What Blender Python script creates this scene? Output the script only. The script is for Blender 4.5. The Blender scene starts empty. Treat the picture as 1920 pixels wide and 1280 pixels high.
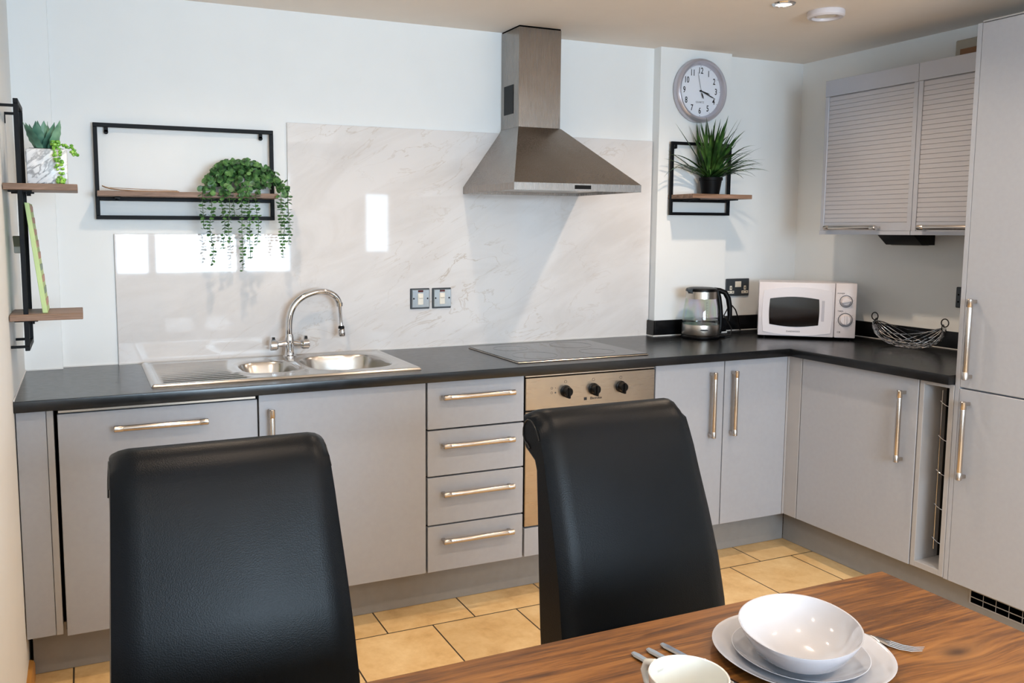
import bpy, bmesh, math, random
from mathutils import Vector, Matrix
PI = math.pi
C = bpy.context.scene.collection
sc = bpy.context.scene

# ------------------------------------------------------------------ dimensions (metres)
W, H, ZT = 3.5915, 2.234, 0.895          # room width, ceiling height, worktop height
YF, YD, YP = -0.6405, -0.609, -0.516     # worktop front, door face, plinth face
XD, XF, XP = W + YD, W + YF, W + YP      # the same for the right-hand run
YR = -5.2                                # rear wall (behind the camera)

# ------------------------------------------------------------------ camera
cam = bpy.data.cameras.new('camera'); co = bpy.data.objects.new('camera', cam); C.objects.link(co)
sc.camera = co
yaw, pit, rol = 0.41118, -0.10492, 0.00238
f = Vector((math.sin(yaw)*math.cos(pit), math.cos(yaw)*math.cos(pit), math.sin(pit)))
R = Vector((math.cos(yaw), -math.sin(yaw), 0)); U = R.cross(f)
R2 = math.cos(rol)*R + math.sin(rol)*U; U2 = -math.sin(rol)*R + math.cos(rol)*U
m = Matrix((R2, U2, -f)).transposed().to_4x4(); m.translation = Vector((0.20412, -3.41524, 1.3973))
co.matrix_world = m
cam.sensor_width = 36; cam.lens = 1616.46/1920*36
cam.shift_x = (960-861.91)/1920; cam.shift_y = (599.91-640)/1920
cam.clip_start = 0.02

# ------------------------------------------------------------------ colour management, world, daylight
sc.view_settings.view_transform = 'Standard'; sc.view_settings.look = 'None'
sc.view_settings.gamma = 1; sc.view_settings.use_curve_mapping = False
sc.view_settings.exposure = -0.06
w = bpy.data.worlds.new('world'); sc.world = w; w.use_nodes = True
w.node_tree.nodes['Background'].inputs[0].default_value = (0.75, 0.88, 1.0, 1)
w.node_tree.nodes['Background'].inputs[1].default_value = 1.2
sc.cycles.max_bounces = 8; sc.cycles.diffuse_bounces = 5; sc.cycles.glossy_bounces = 4
sc.cycles.transmission_bounces = 8; sc.cycles.transparent_max_bounces = 12
sc.cycles.caustics_reflective = False; sc.cycles.caustics_refractive = False
sc.cycles.sample_clamp_indirect = 6

def area(name, loc, rot, sx, sy, power, col):
    l = bpy.data.lights.new(name, 'AREA'); l.shape = 'RECTANGLE'; l.size = sx; l.size_y = sy
    l.energy = power; l.color = col
    o = bpy.data.objects.new(name, l); C.objects.link(o); o.location = loc; o.rotation_euler = rot
    return o
# rear-wall window openings: x0, x1, z0, z1
WIN = [(0.45, 2.15, 0.94, 2.0), (2.86, 3.20, 1.12, 1.80)]
DAY = (0.72, 0.86, 1.0)
for (x0, x1, z0, z1), p in zip(WIN, (250, 10)):
    area('daylight_window', ((x0+x1)/2, YR-0.16, (z0+z1)/2), (PI/2, 0, 0), x1-x0, z1-z0, p, DAY)
# ceiling downlights (fixtures built further down)
SPOTS = [(2.63, -0.86), (1.60, -0.86), (0.62, -0.86), (2.63, -2.1), (1.60, -2.1), (0.62, -2.1),
         (2.63, -3.5), (1.60, -3.5), (0.62, -3.7)]
SPOT_W = [40, 16, 26, 34, 34, 34, 50, 50, 50]

# ------------------------------------------------------------------ materials
def rgb(h):
    h = h.lstrip('#'); v = [int(h[i:i+2], 16)/255 for i in (0, 2, 4)]
    return tuple(c/12.92 if c <= .04045 else ((c+.055)/1.055)**2.4 for c in v) + (1,)
class NT:
    def __init__(s, name):
        s.m = bpy.data.materials.new(name); s.m.use_nodes = True; s.t = s.m.node_tree
        s.b = s.t.nodes['Principled BSDF']; s.out = s.t.nodes['Material Output']
    def n(s, typ, **kw):
        nd = s.t.nodes.new(typ)
        for k, v in kw.items():
            if isinstance(k, str) and hasattr(nd, k): setattr(nd, k, v)
        return nd
    def set(s, nd, **kw):
        for k, v in kw.items(): nd.inputs[k].default_value = v
        return nd
    def l(s, a, b): s.t.links.new(a, b)
    def coord(s, scale=(1, 1, 1), loc=(0, 0, 0), rot=(0, 0, 0)):
        tc = s.n('ShaderNodeTexCoord'); mp = s.n('ShaderNodeMapping')
        mp.inputs['Scale'].default_value = scale; mp.inputs['Location'].default_value = loc; mp.inputs['Rotation'].default_value = rot
        s.l(tc.outputs['Object'], mp.inputs[0]); return mp.outputs[0]
    def noise(s, vec, scale, detail=4, rough=.5, dist=0):
        nd = s.n('ShaderNodeTexNoise'); s.l(vec, nd.inputs['Vector'])
        nd.inputs['Scale'].default_value = scale; nd.inputs['Detail'].default_value = detail
        nd.inputs['Roughness'].default_value = rough; nd.inputs['Distortion'].default_value = dist
        return nd.outputs['Fac']
    def ramp(s, fac, stops):
        nd = s.n('ShaderNodeValToRGB'); s.l(fac, nd.inputs[0]); e = nd.color_ramp.elements
        while len(e) < len(stops): e.new(.5)
        for el, (p, c) in zip(e, stops): el.position = p; el.color = c
        return nd.outputs[0]
    def bump(s, h, strength=.2, dist=.001):
        nd = s.n('ShaderNodeBump'); nd.inputs['Strength'].default_value = strength; nd.inputs['Distance'].default_value = dist
        s.l(h, nd.inputs['Height']); s.l(nd.outputs[0], s.b.inputs['Normal']); return nd
    def math(s, op, a, b=None, clamp=False):
        nd = s.n('ShaderNodeMath'); nd.operation = op; nd.use_clamp = clamp
        for i, v in enumerate((a, b)):
            if v is None: continue
            if isinstance(v, (int, float)): nd.inputs[i].default_value = v
            else: s.l(v, nd.inputs[i])
        return nd.outputs[0]
    def mix(s, fac, a, b):
        nd = s.n('ShaderNodeMix'); nd.data_type = 'RGBA'
        for i, v in ((0, fac), (6, a), (7, b)):
            if hasattr(v, 'is_linked'): s.l(v, nd.inputs[i])
            else: nd.inputs[i].default_value = v
        return nd.outputs[2]
def P(name, col, rough=.5, metal=0, var=.04, vscale=8, bump=0, bscale=200, **kw):
    """plain principled surface with a little procedural variation"""
    s = NT(name); b = s.b
    c = rgb(col) if isinstance(col, str) else col
    v = s.coord()
    n = s.noise(v, vscale, 3)
    d = tuple(max(0, x*(1-var)) for x in c[:3])+(1,); u = tuple(min(1, x*(1+var)) for x in c[:3])+(1,)
    s.l(s.ramp(n, [(.3, d), (.7, u)]), b.inputs['Base Color'])
    b.inputs['Roughness'].default_value = rough; b.inputs['Metallic'].default_value = metal
    if bump: s.bump(s.noise(v, bscale, 2), bump, .0006)
    for k, val in kw.items(): b.inputs[k.replace('_', ' ')].default_value = val
    return s.m
def brushed(name, col, rough=.28, axis=0, amt=.15, aniso=False):
    s = NT(name); b = s.b
    scl = [600, 600, 600]; scl[axis] = 8
    n = s.noise(s.coord(tuple(scl)), 1, 3)
    big = s.noise(s.coord(), 6, 3, .6)
    c = rgb(col); d = tuple(x*.86 for x in c[:3])+(1,)
    s.l(s.ramp(big, [(.3, d), (.7, c)]), b.inputs['Base Color'])
    b.inputs['Metallic'].default_value = 1
    s.l(s.math('ADD', s.math('MULTIPLY', n, amt), rough-amt/2), b.inputs['Roughness'])
    s.bump(n, .08, .0004)
    if aniso:
        tg = s.n('ShaderNodeTangent'); tg.direction_type = 'RADIAL'; tg.axis = 'Z'; s.l(tg.outputs[0], b.inputs['Tangent'])
        b.inputs['Anisotropic'].default_value = .7
    return s.m

M = {}
M['wall'] = P('wall_paint', '#e4e6e6', .75, var=.01, bump=.05, bscale=300)
M['ceiling'] = P('ceiling_paint', '#eee6dd', .85, var=.01)
M['cab'] = P('grey_cabinet_laminate', '#9b9ea5', .33, var=.02, vscale=60, bump=.06, bscale=700)
M['cabedge'] = P('grey_cabinet_edge', '#9b9a9b', .4, var=.02)
M['plinth'] = P('plinth_laminate', '#878583', .33, var=.04, vscale=30)
M['carcass'] = P('shaded_cabinet_interior', '#121110', .8)  # near-black: shade of door gaps and deep interiors is in the colour
M['steel'] = brushed('brushed_steel', '#c4bcb2', .3, 0)
M['hood'] = brushed('hood_steel', '#a19a94', .27, 2, .12, True)
M['oven'] = brushed('oven_steel', '#b3a799', .3, 0)
M['sink'] = brushed('sink_steel', '#cfccc8', .22, 0, .1)
M['nickel'] = brushed('satin_nickel_handle', '#c6beb6', .25, 2, .08)
M['chrome'] = P('chrome', '#d8d8da', .06, 1, var=.02)
M['switchplate'] = P('switch_plate_steel', '#b9c6d2', .22, 1, var=.03)
M['black'] = P('black_plastic', '#050506', .35, Specular_IOR_Level=.2)
M['blackmetal'] = P('black_powder_coat', '#0b0d11', .5, bump=.1, bscale=900, Specular_IOR_Level=.15)
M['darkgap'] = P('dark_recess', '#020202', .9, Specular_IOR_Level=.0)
M['glassblack'] = P('black_glass', '#07080a', .06)
M['white'] = P('white_plastic', '#d3cdd0', .3, var=.015)
M['cream'] = P('cream_plastic', '#e3ddd0', .35)
M['ceramic'] = P('white_glazed_ceramic', '#a6a7ad', .08, var=.01, Coat_Weight=.5)
M['mug'] = P('cream_glazed_mug', '#c3c3bd', .1, var=.01, Coat_Weight=.5)
M['red'] = P('red_neon_lens', '#4a0d12', .2)
M['sealant'] = P('white_sealant', '#d9d8d6', .5)
M['greyplastic'] = P('grey_plastic_socket', '#343a40', .4)
M['text'] = P('printed_ink', '#15161a', .6)
M['greytext'] = P('pale_printed_ink', '#77787c', .6)
M['greymark'] = P('grey_printed_ring', '#3a3a3e', .5)
M['pot'] = P('black_pot_plastic', '#050506', .5, Specular_IOR_Level=.12)
M['soil'] = P('potting_soil', '#2a1d14', .9, bump=.6, bscale=120)
M['fire'] = P('pale_plaster_grey', '#a8a59f', .6)

def m_worktop():
    s = NT('black_slate_worktop'); b = s.b; v = s.coord()
    n = s.noise(v, 14, 7, .65, .4)
    s.l(s.ramp(n, [(.3, rgb('#08080a')), (.55, rgb('#0e0f11')), (.75, rgb('#202227'))]), b.inputs['Base Color'])
    s.l(s.math('ADD', s.math('MULTIPLY', s.noise(v, 40, 4), .10), .2), b.inputs['Roughness'])
    s.bump(s.noise(v, 160, 4, .6), .06, .0004)
    b.inputs['Specular IOR Level'].default_value = .5
    return s.m
M['worktop'] = m_worktop()
def m_marble(name, base, vein, faint, scale, rough, rot, wid=.012):
    s = NT(name); b = s.b
    v = s.coord((1, 1, 1), rot=rot)
    m2 = s.n('ShaderNodeMapping'); m2.inputs['Scale'].default_value = (1, 1, 3.2); s.l(v, m2.inputs[0]); st = m2.outputs[0]
    cloud = s.noise(st, scale, 6, .6, 1.2)
    n2 = s.noise(st, scale*1.7, 7, .55, .8)
    line = s.math('ABSOLUTE', s.math('SUBTRACT', n2, .5))
    line = s.math('SUBTRACT', 1, s.math('DIVIDE', line, wid), clamp=True)
    brk = s.math('MULTIPLY', line, s.math('MULTIPLY', s.math('SUBTRACT', s.noise(v, scale*.8, 2), .42, clamp=True), 3.5, clamp=True))
    c0 = s.ramp(cloud, [(.35, rgb(faint)), (.6, rgb(base))])
    s.l(s.mix(brk, c0, rgb(vein)), b.inputs['Base Color'])
    b.inputs['Roughness'].default_value = rough
    return s.m
M['splash'] = m_marble('pale_marble_laminate', '#dad7d6', '#bfb4aa', '#d1cdcb', 2.0, .035, (0, .45, 0), .012)
M['marblepot'] = m_marble('white_marble_pot', '#e9e8e8', '#5d6066', '#cdd0d4', 5.5, .3, (.3, .6, .4), .045)

def m_floor():
    s = NT('cream_stone_floor_tiles'); b = s.b
    v = s.coord((1, 1, 1), loc=(.0415, .69+33.3, 0))
    br = s.n('ShaderNodeTexBrick'); s.l(v, br.inputs['Vector'])
    br.offset = .5; br.offset_frequency = 2; br.squash = 1
    for k, val in (('Scale', 1), ('Mortar Size', .0028), ('Mortar Smooth', .1), ('Brick Width', .333), ('Row Height', .333), ('Bias', 0)): br.inputs[k].default_value = val
    br.inputs['Color1'].default_value = (0, 0, 0, 1); br.inputs['Color2'].default_value = (1, 1, 1, 1); br.inputs['Mortar'].default_value = (.5, .5, .5, 1)
    o = s.coord()
    n = s.noise(o, 5, 7, .65, .3); n2 = s.noise(o, 30, 5, .6)
    f_ = s.math('ADD', s.math('MULTIPLY', n, .75), s.math('MULTIPLY', n2, .25))
    col = s.ramp(f_, [(.32, rgb('#bd9562')), (.47, rgb('#d6b27c')), (.62, rgb('#e4c592')), (.75, rgb('#e8cfa5'))])
    hs = s.n('ShaderNodeHueSaturation'); s.l(col, hs.inputs['Color'])
    sep = s.n('ShaderNodeSeparateColor'); s.l(br.outputs['Color'], sep.inputs[0])
    s.l(s.math('ADD', s.math('MULTIPLY', sep.outputs[0], .12), .92), hs.inputs['Value'])
    s.l(s.mix(br.outputs['Fac'], hs.outputs[0], rgb('#3a2f22')), b.inputs['Base Color'])
    s.l(s.math('ADD', s.math('MULTIPLY', n2, .2), .32), b.inputs['Roughness'])
    inv = s.math('SUBTRACT', 1, br.outputs['Fac'])
    s.bump(s.math('ADD', inv, s.math('MULTIPLY', n2, .15)), .5, .002)
    return s.m
M['floor'] = m_floor()

def m_wood(name, cols, along, gscale, rough, knot=None):
    s = NT(name); b = s.b
    tc = s.n('ShaderNodeTexCoord'); sp = s.n('ShaderNodeSeparateXYZ'); s.l(tc.outputs['Object'], sp.inputs[0])
    X, Y, Z = sp.outputs
    if knot:   # grain lines flow around a knot
        kx, ky = knot
        dx = s.math('SUBTRACT', X, kx); dy = s.math('SUBTRACT', Y, ky)
        d2 = s.math('ADD', s.math('MULTIPLY', s.math('MULTIPLY', dx, dx), 160), s.math('MULTIPLY', s.math('MULTIPLY', dy, dy), 900))
        g = s.math('POWER', 2.718, s.math('MULTIPLY', d2, -1))
        Y = s.math('ADD', Y, s.math('MULTIPLY', s.math('MULTIPLY', dy, g), -.82))
        Y = s.math('ADD', Y, s.math('MULTIPLY', g, .012))
    cb = s.n('ShaderNodeCombineXYZ'); s.l(X, cb.inputs[0]); s.l(Y, cb.inputs[1]); s.l(Z, cb.inputs[2])
    def mp(sc3):
        q = s.n('ShaderNodeMapping'); q.inputs['Scale'].default_value = sc3; s.l(cb.outputs[0], q.inputs[0]); return q.outputs[0]
    lo = [1, 1, 1]; lo[along] = .07
    big = s.noise(mp(tuple(x*gscale for x in lo)), 1, 6, .6, 1.1)
    lo2 = [1, 1, 1]; lo2[along] = .05
    fine = s.noise(mp(tuple(x*gscale*9 for x in lo2)), 1, 4, .6)
    fac = s.math('ADD', s.math('MULTIPLY', big, .68), s.math('MULTIPLY', fine, .32))
    st = [(.34+.3*i/(len(cols)-1), rgb(c)) for i, c in enumerate(cols)]
    col = s.ramp(fac, st)
    if knot:
        col = s.mix(s.math('MULTIPLY', s.math('POWER', g, 1.5), .45), col, rgb('#96693a'))
        col = s.mix(s.math('MULTIPLY', s.math('POWER', g, 7), .9), col, rgb('#241004'))
    s.l(col, b.inputs['Base Color'])
    b.inputs['Roughness'].default_value = rough; b.inputs['Specular IOR Level'].default_value = .35
    s.bump(fine, .15, .0006)
    return s.m
M['table'] = m_wood('oiled_walnut_table', ['#2b1606', '#4c2c0f', '#6b431b', '#7c5226'], 0, 34, .40, knot=(0.568, 0.142))
M['board'] = m_wood('brown_shelf_wood', ['#5c4637', '#7d6350', '#94786a'], 0, 40, .5)
M['board_y'] = m_wood('brown_shelf_wood_crosswise', ['#5a4233', '#7a5c48', '#8c6d5a'], 1, 40, .5)
M['skirt'] = m_wood('orange_pine_skirting', ['#8a5a26', '#b5803f', '#c48f4c'], 1, 30, .45)
M['bamboo'] = m_wood('pale_brown_bamboo', ['#6b4a30', '#9a7550', '#b08c66'], 0, 60, .5)

def m_leather():
    s = NT('black_leather'); b = s.b; v = s.coord()
    vo = s.n('ShaderNodeTexVoronoi'); s.l(v, vo.inputs['Vector']); vo.inputs['Scale'].default_value = 420
    n = s.noise(v, 6, 3)
    s.l(s.ramp(n, [(.3, rgb('#05080b')), (.7, rgb('#080c11'))]), b.inputs['Base Color'])  # slight blue in the base stands in for window sheen
    s.l(s.math('ADD', s.math('MULTIPLY', s.noise(v, 9, 3), .1), .32), b.inputs['Roughness'])
    s.bump(vo.outputs['Distance'], .25, .0008)
    b.inputs['Specular IOR Level'].default_value = .12
    return s.m
M['leather'] = m_leather()
def m_leaf(name, dark, mid, lite, scale, rough=.45):
    s = NT(name); b = s.b; v = s.coord()
    s.l(s.ramp(s.noise(v, scale, 2), [(.3, rgb(dark)), (.5, rgb(mid)), (.72, rgb(lite))]), b.inputs['Base Color'])
    b.inputs['Roughness'].default_value = rough
    return s.m
M['euc'] = m_leaf('round_green_leaves', '#1f3a22', '#3f6a38', '#6a9455', 45)
M['stem'] = P('green_stems', '#4c6238', .6)
M['stemred'] = P('brown_stems', '#5a3e30', .6)
M['aloe'] = m_leaf('blue_green_succulent', '#274a3e', '#4f7a66', '#7da68c', 22, .5)
M['bead'] = m_leaf('bright_green_beads', '#4a7f28', '#79b13c', '#a5cf63', 60, .35)
M['grass'] = m_leaf('dark_green_blades', '#122813', '#274d20', '#547a38', 16, .4)
M['sign'] = P('pale_green_sign_paint', '#b3c98c', .6)
M['signp'] = P('faded_red_print', '#b08a78', .6)
M['signg'] = P('grey_green_print', '#7d9080', .6)
M['clockrim'] = P('silver_plastic_rim', '#c2c0ca', .3, .6, var=.02)
M['clockface'] = P('pale_clock_face', '#dfe3ec', .5, var=.01)
M['seam'] = P('black_piping', '#08090a', .4)
def m_tambour():
    s = NT('silver_tambour_slats'); b = s.b
    tc = s.n('ShaderNodeTexCoord')
    n = s.noise(s.coord((600, 8, 600)), 1, 2)
    s.b.inputs['Base Color'].default_value = rgb('#b4b4ba'); b.inputs['Metallic'].default_value = .35
    b.inputs['Roughness'].default_value = .38
    s.bump(n, .05, .0004)
    return s.m
M['tambour'] = m_tambour()
M['wallcab'] = P('silver_cabinet_paint', '#b0b4be', .38, .35, var=.02)
def m_glass(name, tint, gl=.06, irid=False):
    s = NT(name); t = s.t
    tr = s.n('ShaderNodeBsdfTransparent'); g = s.n('ShaderNodeBsdfGlossy'); g.inputs['Roughness'].default_value = .03
    lw = s.n('ShaderNodeLayerWeight'); lw.inputs[0].default_value = .5
    fac = s.math('ADD', s.math('MULTIPLY', s.math('POWER', lw.outputs['Facing'], 4), .7), .05)
    mx = s.n('ShaderNodeMixShader')
    s.l(fac, mx.inputs[0]); s.l(tr.outputs[0], mx.inputs[1]); s.l(g.outputs[0], mx.inputs[2]); s.l(mx.outputs[0], s.out.inputs[0])
    if irid:
        c = s.ramp(s.noise(s.coord((3, 3, 1.2)), 5, 1), [(.3, rgb('#eef8f7')), (.42, rgb('#f3f8ea')), (.5, rgb('#f8ecf6')), (.6, rgb('#eef2fa')), (.72, rgb('#f0f9ef'))])
        s.l(c, tr.inputs[0])
    else: tr.inputs[0].default_value = rgb(tint)
    return s.m
M['kglass'] = m_glass('tinted_kettle_glass', '#e6eeee', irid=True)
M['water'] = m_glass('still_water', '#dfe6e2')
M['pane'] = m_glass('window_glass', '#f4f8fa')
def m_emit(name, col, st):
    s = NT(name); b = s.b
    b.inputs['Base Color'].default_value = rgb(col); b.inputs['Emission Color'].default_value = rgb(col); b.inputs['Emission Strength'].default_value = st
    return s.m
M['lamp'] = m_emit('lit_lamp_lens', '#ffdcc4', 7)

# ------------------------------------------------------------------ mesh helpers
class B:
    def __init__(s): s.bm = bmesh.new()
    def add(s, verts, faces):
        vs = [s.bm.verts.new(v) for v in verts]; out = []
        for f_ in faces:
            try: out.append(s.bm.faces.new([vs[i] for i in f_]))
            except ValueError: pass
        return vs
    def box(s, x0, x1, y0, y1, z0, z1, bev=0, seg=1):
        t = bmesh.new()
        vs = [t.verts.new((x, y, z)) for x in (x0, x1) for y in (y0, y1) for z in (z0, z1)]
        for q in ((0, 1, 3, 2), (4, 6, 7, 5), (0, 4, 5, 1), (2, 3, 7, 6), (0, 2, 6, 4), (1, 5, 7, 3)): t.faces.new([vs[i] for i in q])
        bmesh.ops.recalc_face_normals(t, faces=t.faces)
        if bev: bmesh.ops.bevel(t, geom=t.edges[:], offset=bev, segments=seg, affect='EDGES', profile=.5)
        s.merge(t); return s
    def merge(s, t, mat=None):
        me = bpy.data.meshes.new('tmp'); t.to_mesh(me); t.free()
        if mat is not None: me.transform(mat)
        s.bm.from_mesh(me); bpy.data.meshes.remove(me)
    def tube(s, pts, r, seg=10, closed=False, cap=True):
        pts = [Vector(p) for p in pts]; n = len(pts)
        rs = r if isinstance(r, (list, tuple)) else [r]*n
        rings = []; prev = None
        for i, p in enumerate(pts):
            if closed: d = pts[(i+1) % n]-pts[i-1]
            else: d = pts[min(i+1, n-1)]-pts[max(i-1, 0)]
            d.normalize()
            if prev is None:
                a = Vector((0, 0, 1)) if abs(d.z) < .9 else Vector((1, 0, 0)); nn = d.cross(a).normalized()
            else:
                nn = (prev-d*prev.dot(d))
                nn = nn.normalized() if nn.length > 1e-6 else d.orthogonal().normalized()
            prev = nn; b2 = d.cross(nn)
            rings.append([s.bm.verts.new(p+(nn*math.cos(2*PI*k/seg)+b2*math.sin(2*PI*k/seg))*rs[i]) for k in range(seg)])
        rng = range(n if closed else n-1)
        for i in rng:
            a, b2 = rings[i], rings[(i+1) % n]
            for k in range(seg): s.bm.faces.new((a[k], a[(k+1) % seg], b2[(k+1) % seg], b2[k]))
        if cap and not closed:
            s.bm.faces.new(rings[0][::-1]); s.bm.faces.new(rings[-1])
        return s
    def lathe(s, prof, cen=(0, 0, 0), seg=48, axis='z', sq=0):
        """prof = [(r, h)...]; sq > 0 squares the outline slightly"""
        cen = Vector(cen); rings = []
        for r, h in prof:
            if r < 1e-6: rings.append([s.bm.verts.new(cen+ax(0, 0, h, axis))]); continue
            ring = []
            for k in range(seg):
                a = 2*PI*k/seg; rr = r*(1+sq*(abs(math.sin(2*a))**1.5))
                ring.append(s.bm.verts.new(cen+ax(rr*math.cos(a), rr*math.sin(a), h, axis)))
            rings.append(ring)
        for a, b2 in zip(rings, rings[1:]):
            for k in range(seg):
                k2 = (k+1) % seg
                if len(a) == 1 and len(b2) == 1: continue
                if len(a) == 1: s.bm.faces.new((a[0], b2[k], b2[k2]))
                elif len(b2) == 1: s.bm.faces.new((a[k], b2[0], a[k2]))
                else: s.bm.faces.new((a[k], b2[k], b2[k2], a[k2]))
        return s
    def cyl(s, p0, p1, r, seg=24): return s.tube([p0, p1], r, seg)
    def prism(s, poly, axis, a0, a1, bev=0):
        """poly: 2-D outline in the two other axes (in x,y,z order)"""
        t = bmesh.new()
        def pt(u, v, a): return {'x': (a, u, v), 'y': (u, a, v), 'z': (u, v, a)}[axis]
        A = [t.verts.new(pt(u, v, a0)) for u, v in poly]; Bv = [t.verts.new(pt(u, v, a1)) for u, v in poly]
        n = len(poly); t.faces.new(A[::-1]); t.faces.new(Bv)
        for i in range(n): t.faces.new((A[i], A[(i+1) % n], Bv[(i+1) % n], Bv[i]))
        bmesh.ops.recalc_face_normals(t, faces=t.faces)
        if bev: bmesh.ops.bevel(t, geom=t.edges[:], offset=bev, segments=1, affect='EDGES', profile=.5)
        s.merge(t); return s
    def sphere(s, c, r, sx=1, sy=1, sz=1, u=10, v=7, mat=None):
        t = bmesh.new(); bmesh.ops.create_uvsphere(t, u_segments=u, v_segments=v, radius=r)
        mm = Matrix.Translation(Vector(c)) @ (mat or Matrix.Identity(4)) @ Matrix.Diagonal((sx, sy, sz, 1))
        s.merge(t, mm); return s
def ax(a, b, h, axis): return Vector({'z': (a, b, h), 'y': (a, h, b), 'x': (h, a, b)}[axis])

def obj(name, b, mat, parent=None, smooth=35, world=True, recalc=True):
    """link a mesh; its vertices are given in world space (world=True) or in the parent's space"""
    bm = b.bm if isinstance(b, B) else b
    if recalc: bmesh.ops.recalc_face_normals(bm, faces=bm.faces)
    if parent is None:
        xs = [v.co for v in bm.verts]
        lo = Vector((min(v.x for v in xs), min(v.y for v in xs), min(v.z for v in xs)))
        hi = Vector((max(v.x for v in xs), max(v.y for v in xs), max(v.z for v in xs)))
        org = Vector(((lo.x+hi.x)/2, (lo.y+hi.y)/2, lo.z)); mw = Matrix.Translation(org)
        if name in NOSHIFT or not world: mw = Matrix.Identity(4)
        mat4 = mw.inverted()
    else:
        mw = parent.matrix_basis if parent.parent is None else parent.parent.matrix_basis @ parent.matrix_basis
        mat4 = mw.inverted() if world else Matrix.Identity(4)
    for v in bm.verts: v.co = mat4 @ v.co
    if smooth:
        lim = math.radians(smooth)
        for f_ in bm.faces: f_.smooth = True
        for e in bm.edges:
            if len(e.link_faces) == 2:
                try: e.smooth = e.calc_face_angle() < lim
                except ValueError: pass
            else: e.smooth = True
    me = bpy.data.meshes.new(name); bm.to_mesh(me); bm.free(); me.materials.append(mat)
    o = bpy.data.objects.new(name, me); C.objects.link(o)
    if parent is None: o.matrix_basis = mw
    else: o.parent = parent
    return o
NOSHIFT = {'floor', 'worktop', 'splashback_panel', 'wall_back', 'wall_left', 'wall_right', 'wall_rear'}
def tag(o, label, cat, group=None):
    o['label'] = label; o['category'] = cat
    if group: o['group'] = group
    return o
def thing(name, label, cat, loc=(0, 0, 0), rotz=0, group=None):
    o = bpy.data.objects.new(name, None); C.objects.link(o); o.empty_display_size = .1
    o.location = loc; o.rotation_euler = (0, 0, rotz)
    o.matrix_basis = Matrix.Translation(Vector(loc)) @ Matrix.Rotation(rotz, 4, 'Z')
    return tag(o, label, cat, group)
def struct(name, b, mat, parent=None):
    o = obj(name, b, mat, parent)
    if parent is None: o['kind'] = 'structure'
    return o
def text(b, body, size, mat, sx=1, ext=.0004, align='CENTER'):
    """add raised lettering to b; mat places the text plane (x right, y up)"""
    cu = bpy.data.curves.new('t', 'FONT'); cu.body = body; cu.size = size; cu.extrude = ext; cu.offset = size*.012
    cu.align_x = align; cu.align_y = 'CENTER'; cu.resolution_u = 3
    to = bpy.data.objects.new('t', cu); C.objects.link(to)
    dg = bpy.context.evaluated_depsgraph_get(); me = bpy.data.meshes.new_from_object(to.evaluated_get(dg))
    me.transform(mat @ Matrix.Diagonal((sx, 1, 1, 1))); b.bm.from_mesh(me)
    bpy.data.meshes.remove(me); bpy.data.objects.remove(to); bpy.data.curves.remove(cu)
FRONT = Matrix.Rotation(PI/2, 4, 'X')            # text facing -y
def at(p, rot=FRONT): return Matrix.Translation(Vector(p)) @ rot

# ------------------------------------------------------------------ the room
b = B(); b.box(-.1, W+.1, YR-.1, .1, -.1, 0); struct('floor', b, M['floor'])
b = B(); b.box(-.1, W+.1, YR-.1, .1, H, H+.1); struct('ceiling', b, M['ceiling'])
b = B(); b.box(-.1, W+.1, 0, .1, 0, H); struct('wall_back', b, M['wall'])
b = B(); b.box(-.1, 0, YR-.1, 0, 0, H); struct('wall_left', b, M['wall'])
b = B(); b.box(W, W+.1, YR-.1, 0, 0, H); struct('wall_right', b, M['wall'])
b = B()   # rear wall around its two window openings
xs = [0, WIN[0][0], WIN[0][1], WIN[1][0], WIN[1][1], W]
for i in range(5):
    if i in (1, 3):
        wn = WIN[0 if i == 1 else 1]
        b.box(xs[i], xs[i+1], YR-.1, YR, 0, wn[2]); b.box(xs[i], xs[i+1], YR-.1, YR, wn[3], H)
    else: b.box(xs[i], xs[i+1], YR-.1, YR, 0, H)
struct('wall_rear', b, P('reflection_dark_rear_wall', '#8d8782', .8))  # unseen wall, darkened so glossy blacks reflect less pale haze
for k, (x0, x1, z0, z1) in enumerate(WIN):
    b = B(); t_ = .045
    b.box(x0, x1, YR-.08, YR-.03, z0, z0+t_); b.box(x0, x1, YR-.08, YR-.03, z1-t_, z1)
    b.box(x0, x0+t_, YR-.08, YR-.03, z0, z1); b.box(x1-t_, x1, YR-.08, YR-.03, z0, z1)
    if k == 0:
        for xm in (.80, 1.62): b.box(xm-.04, xm+.04, YR-.08, YR-.03, z0, z1)
    wo = struct('window_%d' % (k+1), b, M['white'])
    g = B(); g.box(x0+.02, x1-.02, YR-.058, YR-.053, z0+.02, z1-.02); obj('window_pane', g, M['pane'], wo)
b = B(); b.box(0, .122, -.036, 0, ZT, H); struct('trim_1', b, M['wall'])           # boxing in the left corner
b = B(); b.box(2.678, 3.09, -.052, 0, ZT, H); struct('trim_2', b, M['wall'])       # shallow pillar
b = B(); b.prism([(-.002, 0), (.016, 0), (.016, .045), (.012, .055), (-.002, .06)], 'y', YR, -.53); struct('baseboard_left', b, M['skirt'])
b = B(); b.box(0, W, YR, YR+.016, 0, .06, .003); struct('baseboard_rear', b, M['skirt'])

# ------------------------------------------------------------------ splashback
poly = [(.31, ZT+.002), (2.666, ZT+.002), (2.666, .972), (2.674, .972), (2.674, 1.81), (.952, 1.81), (.952, 1.378), (.31, 1.378)]
b = B(); b.prism(poly, 'y', -.011, -.0005, .0015)
tag(obj('splashback_panel', b, M['splash']), 'glossy pale marble stepped splashback behind sink, hob and cooker hood', 'splashback')

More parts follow.
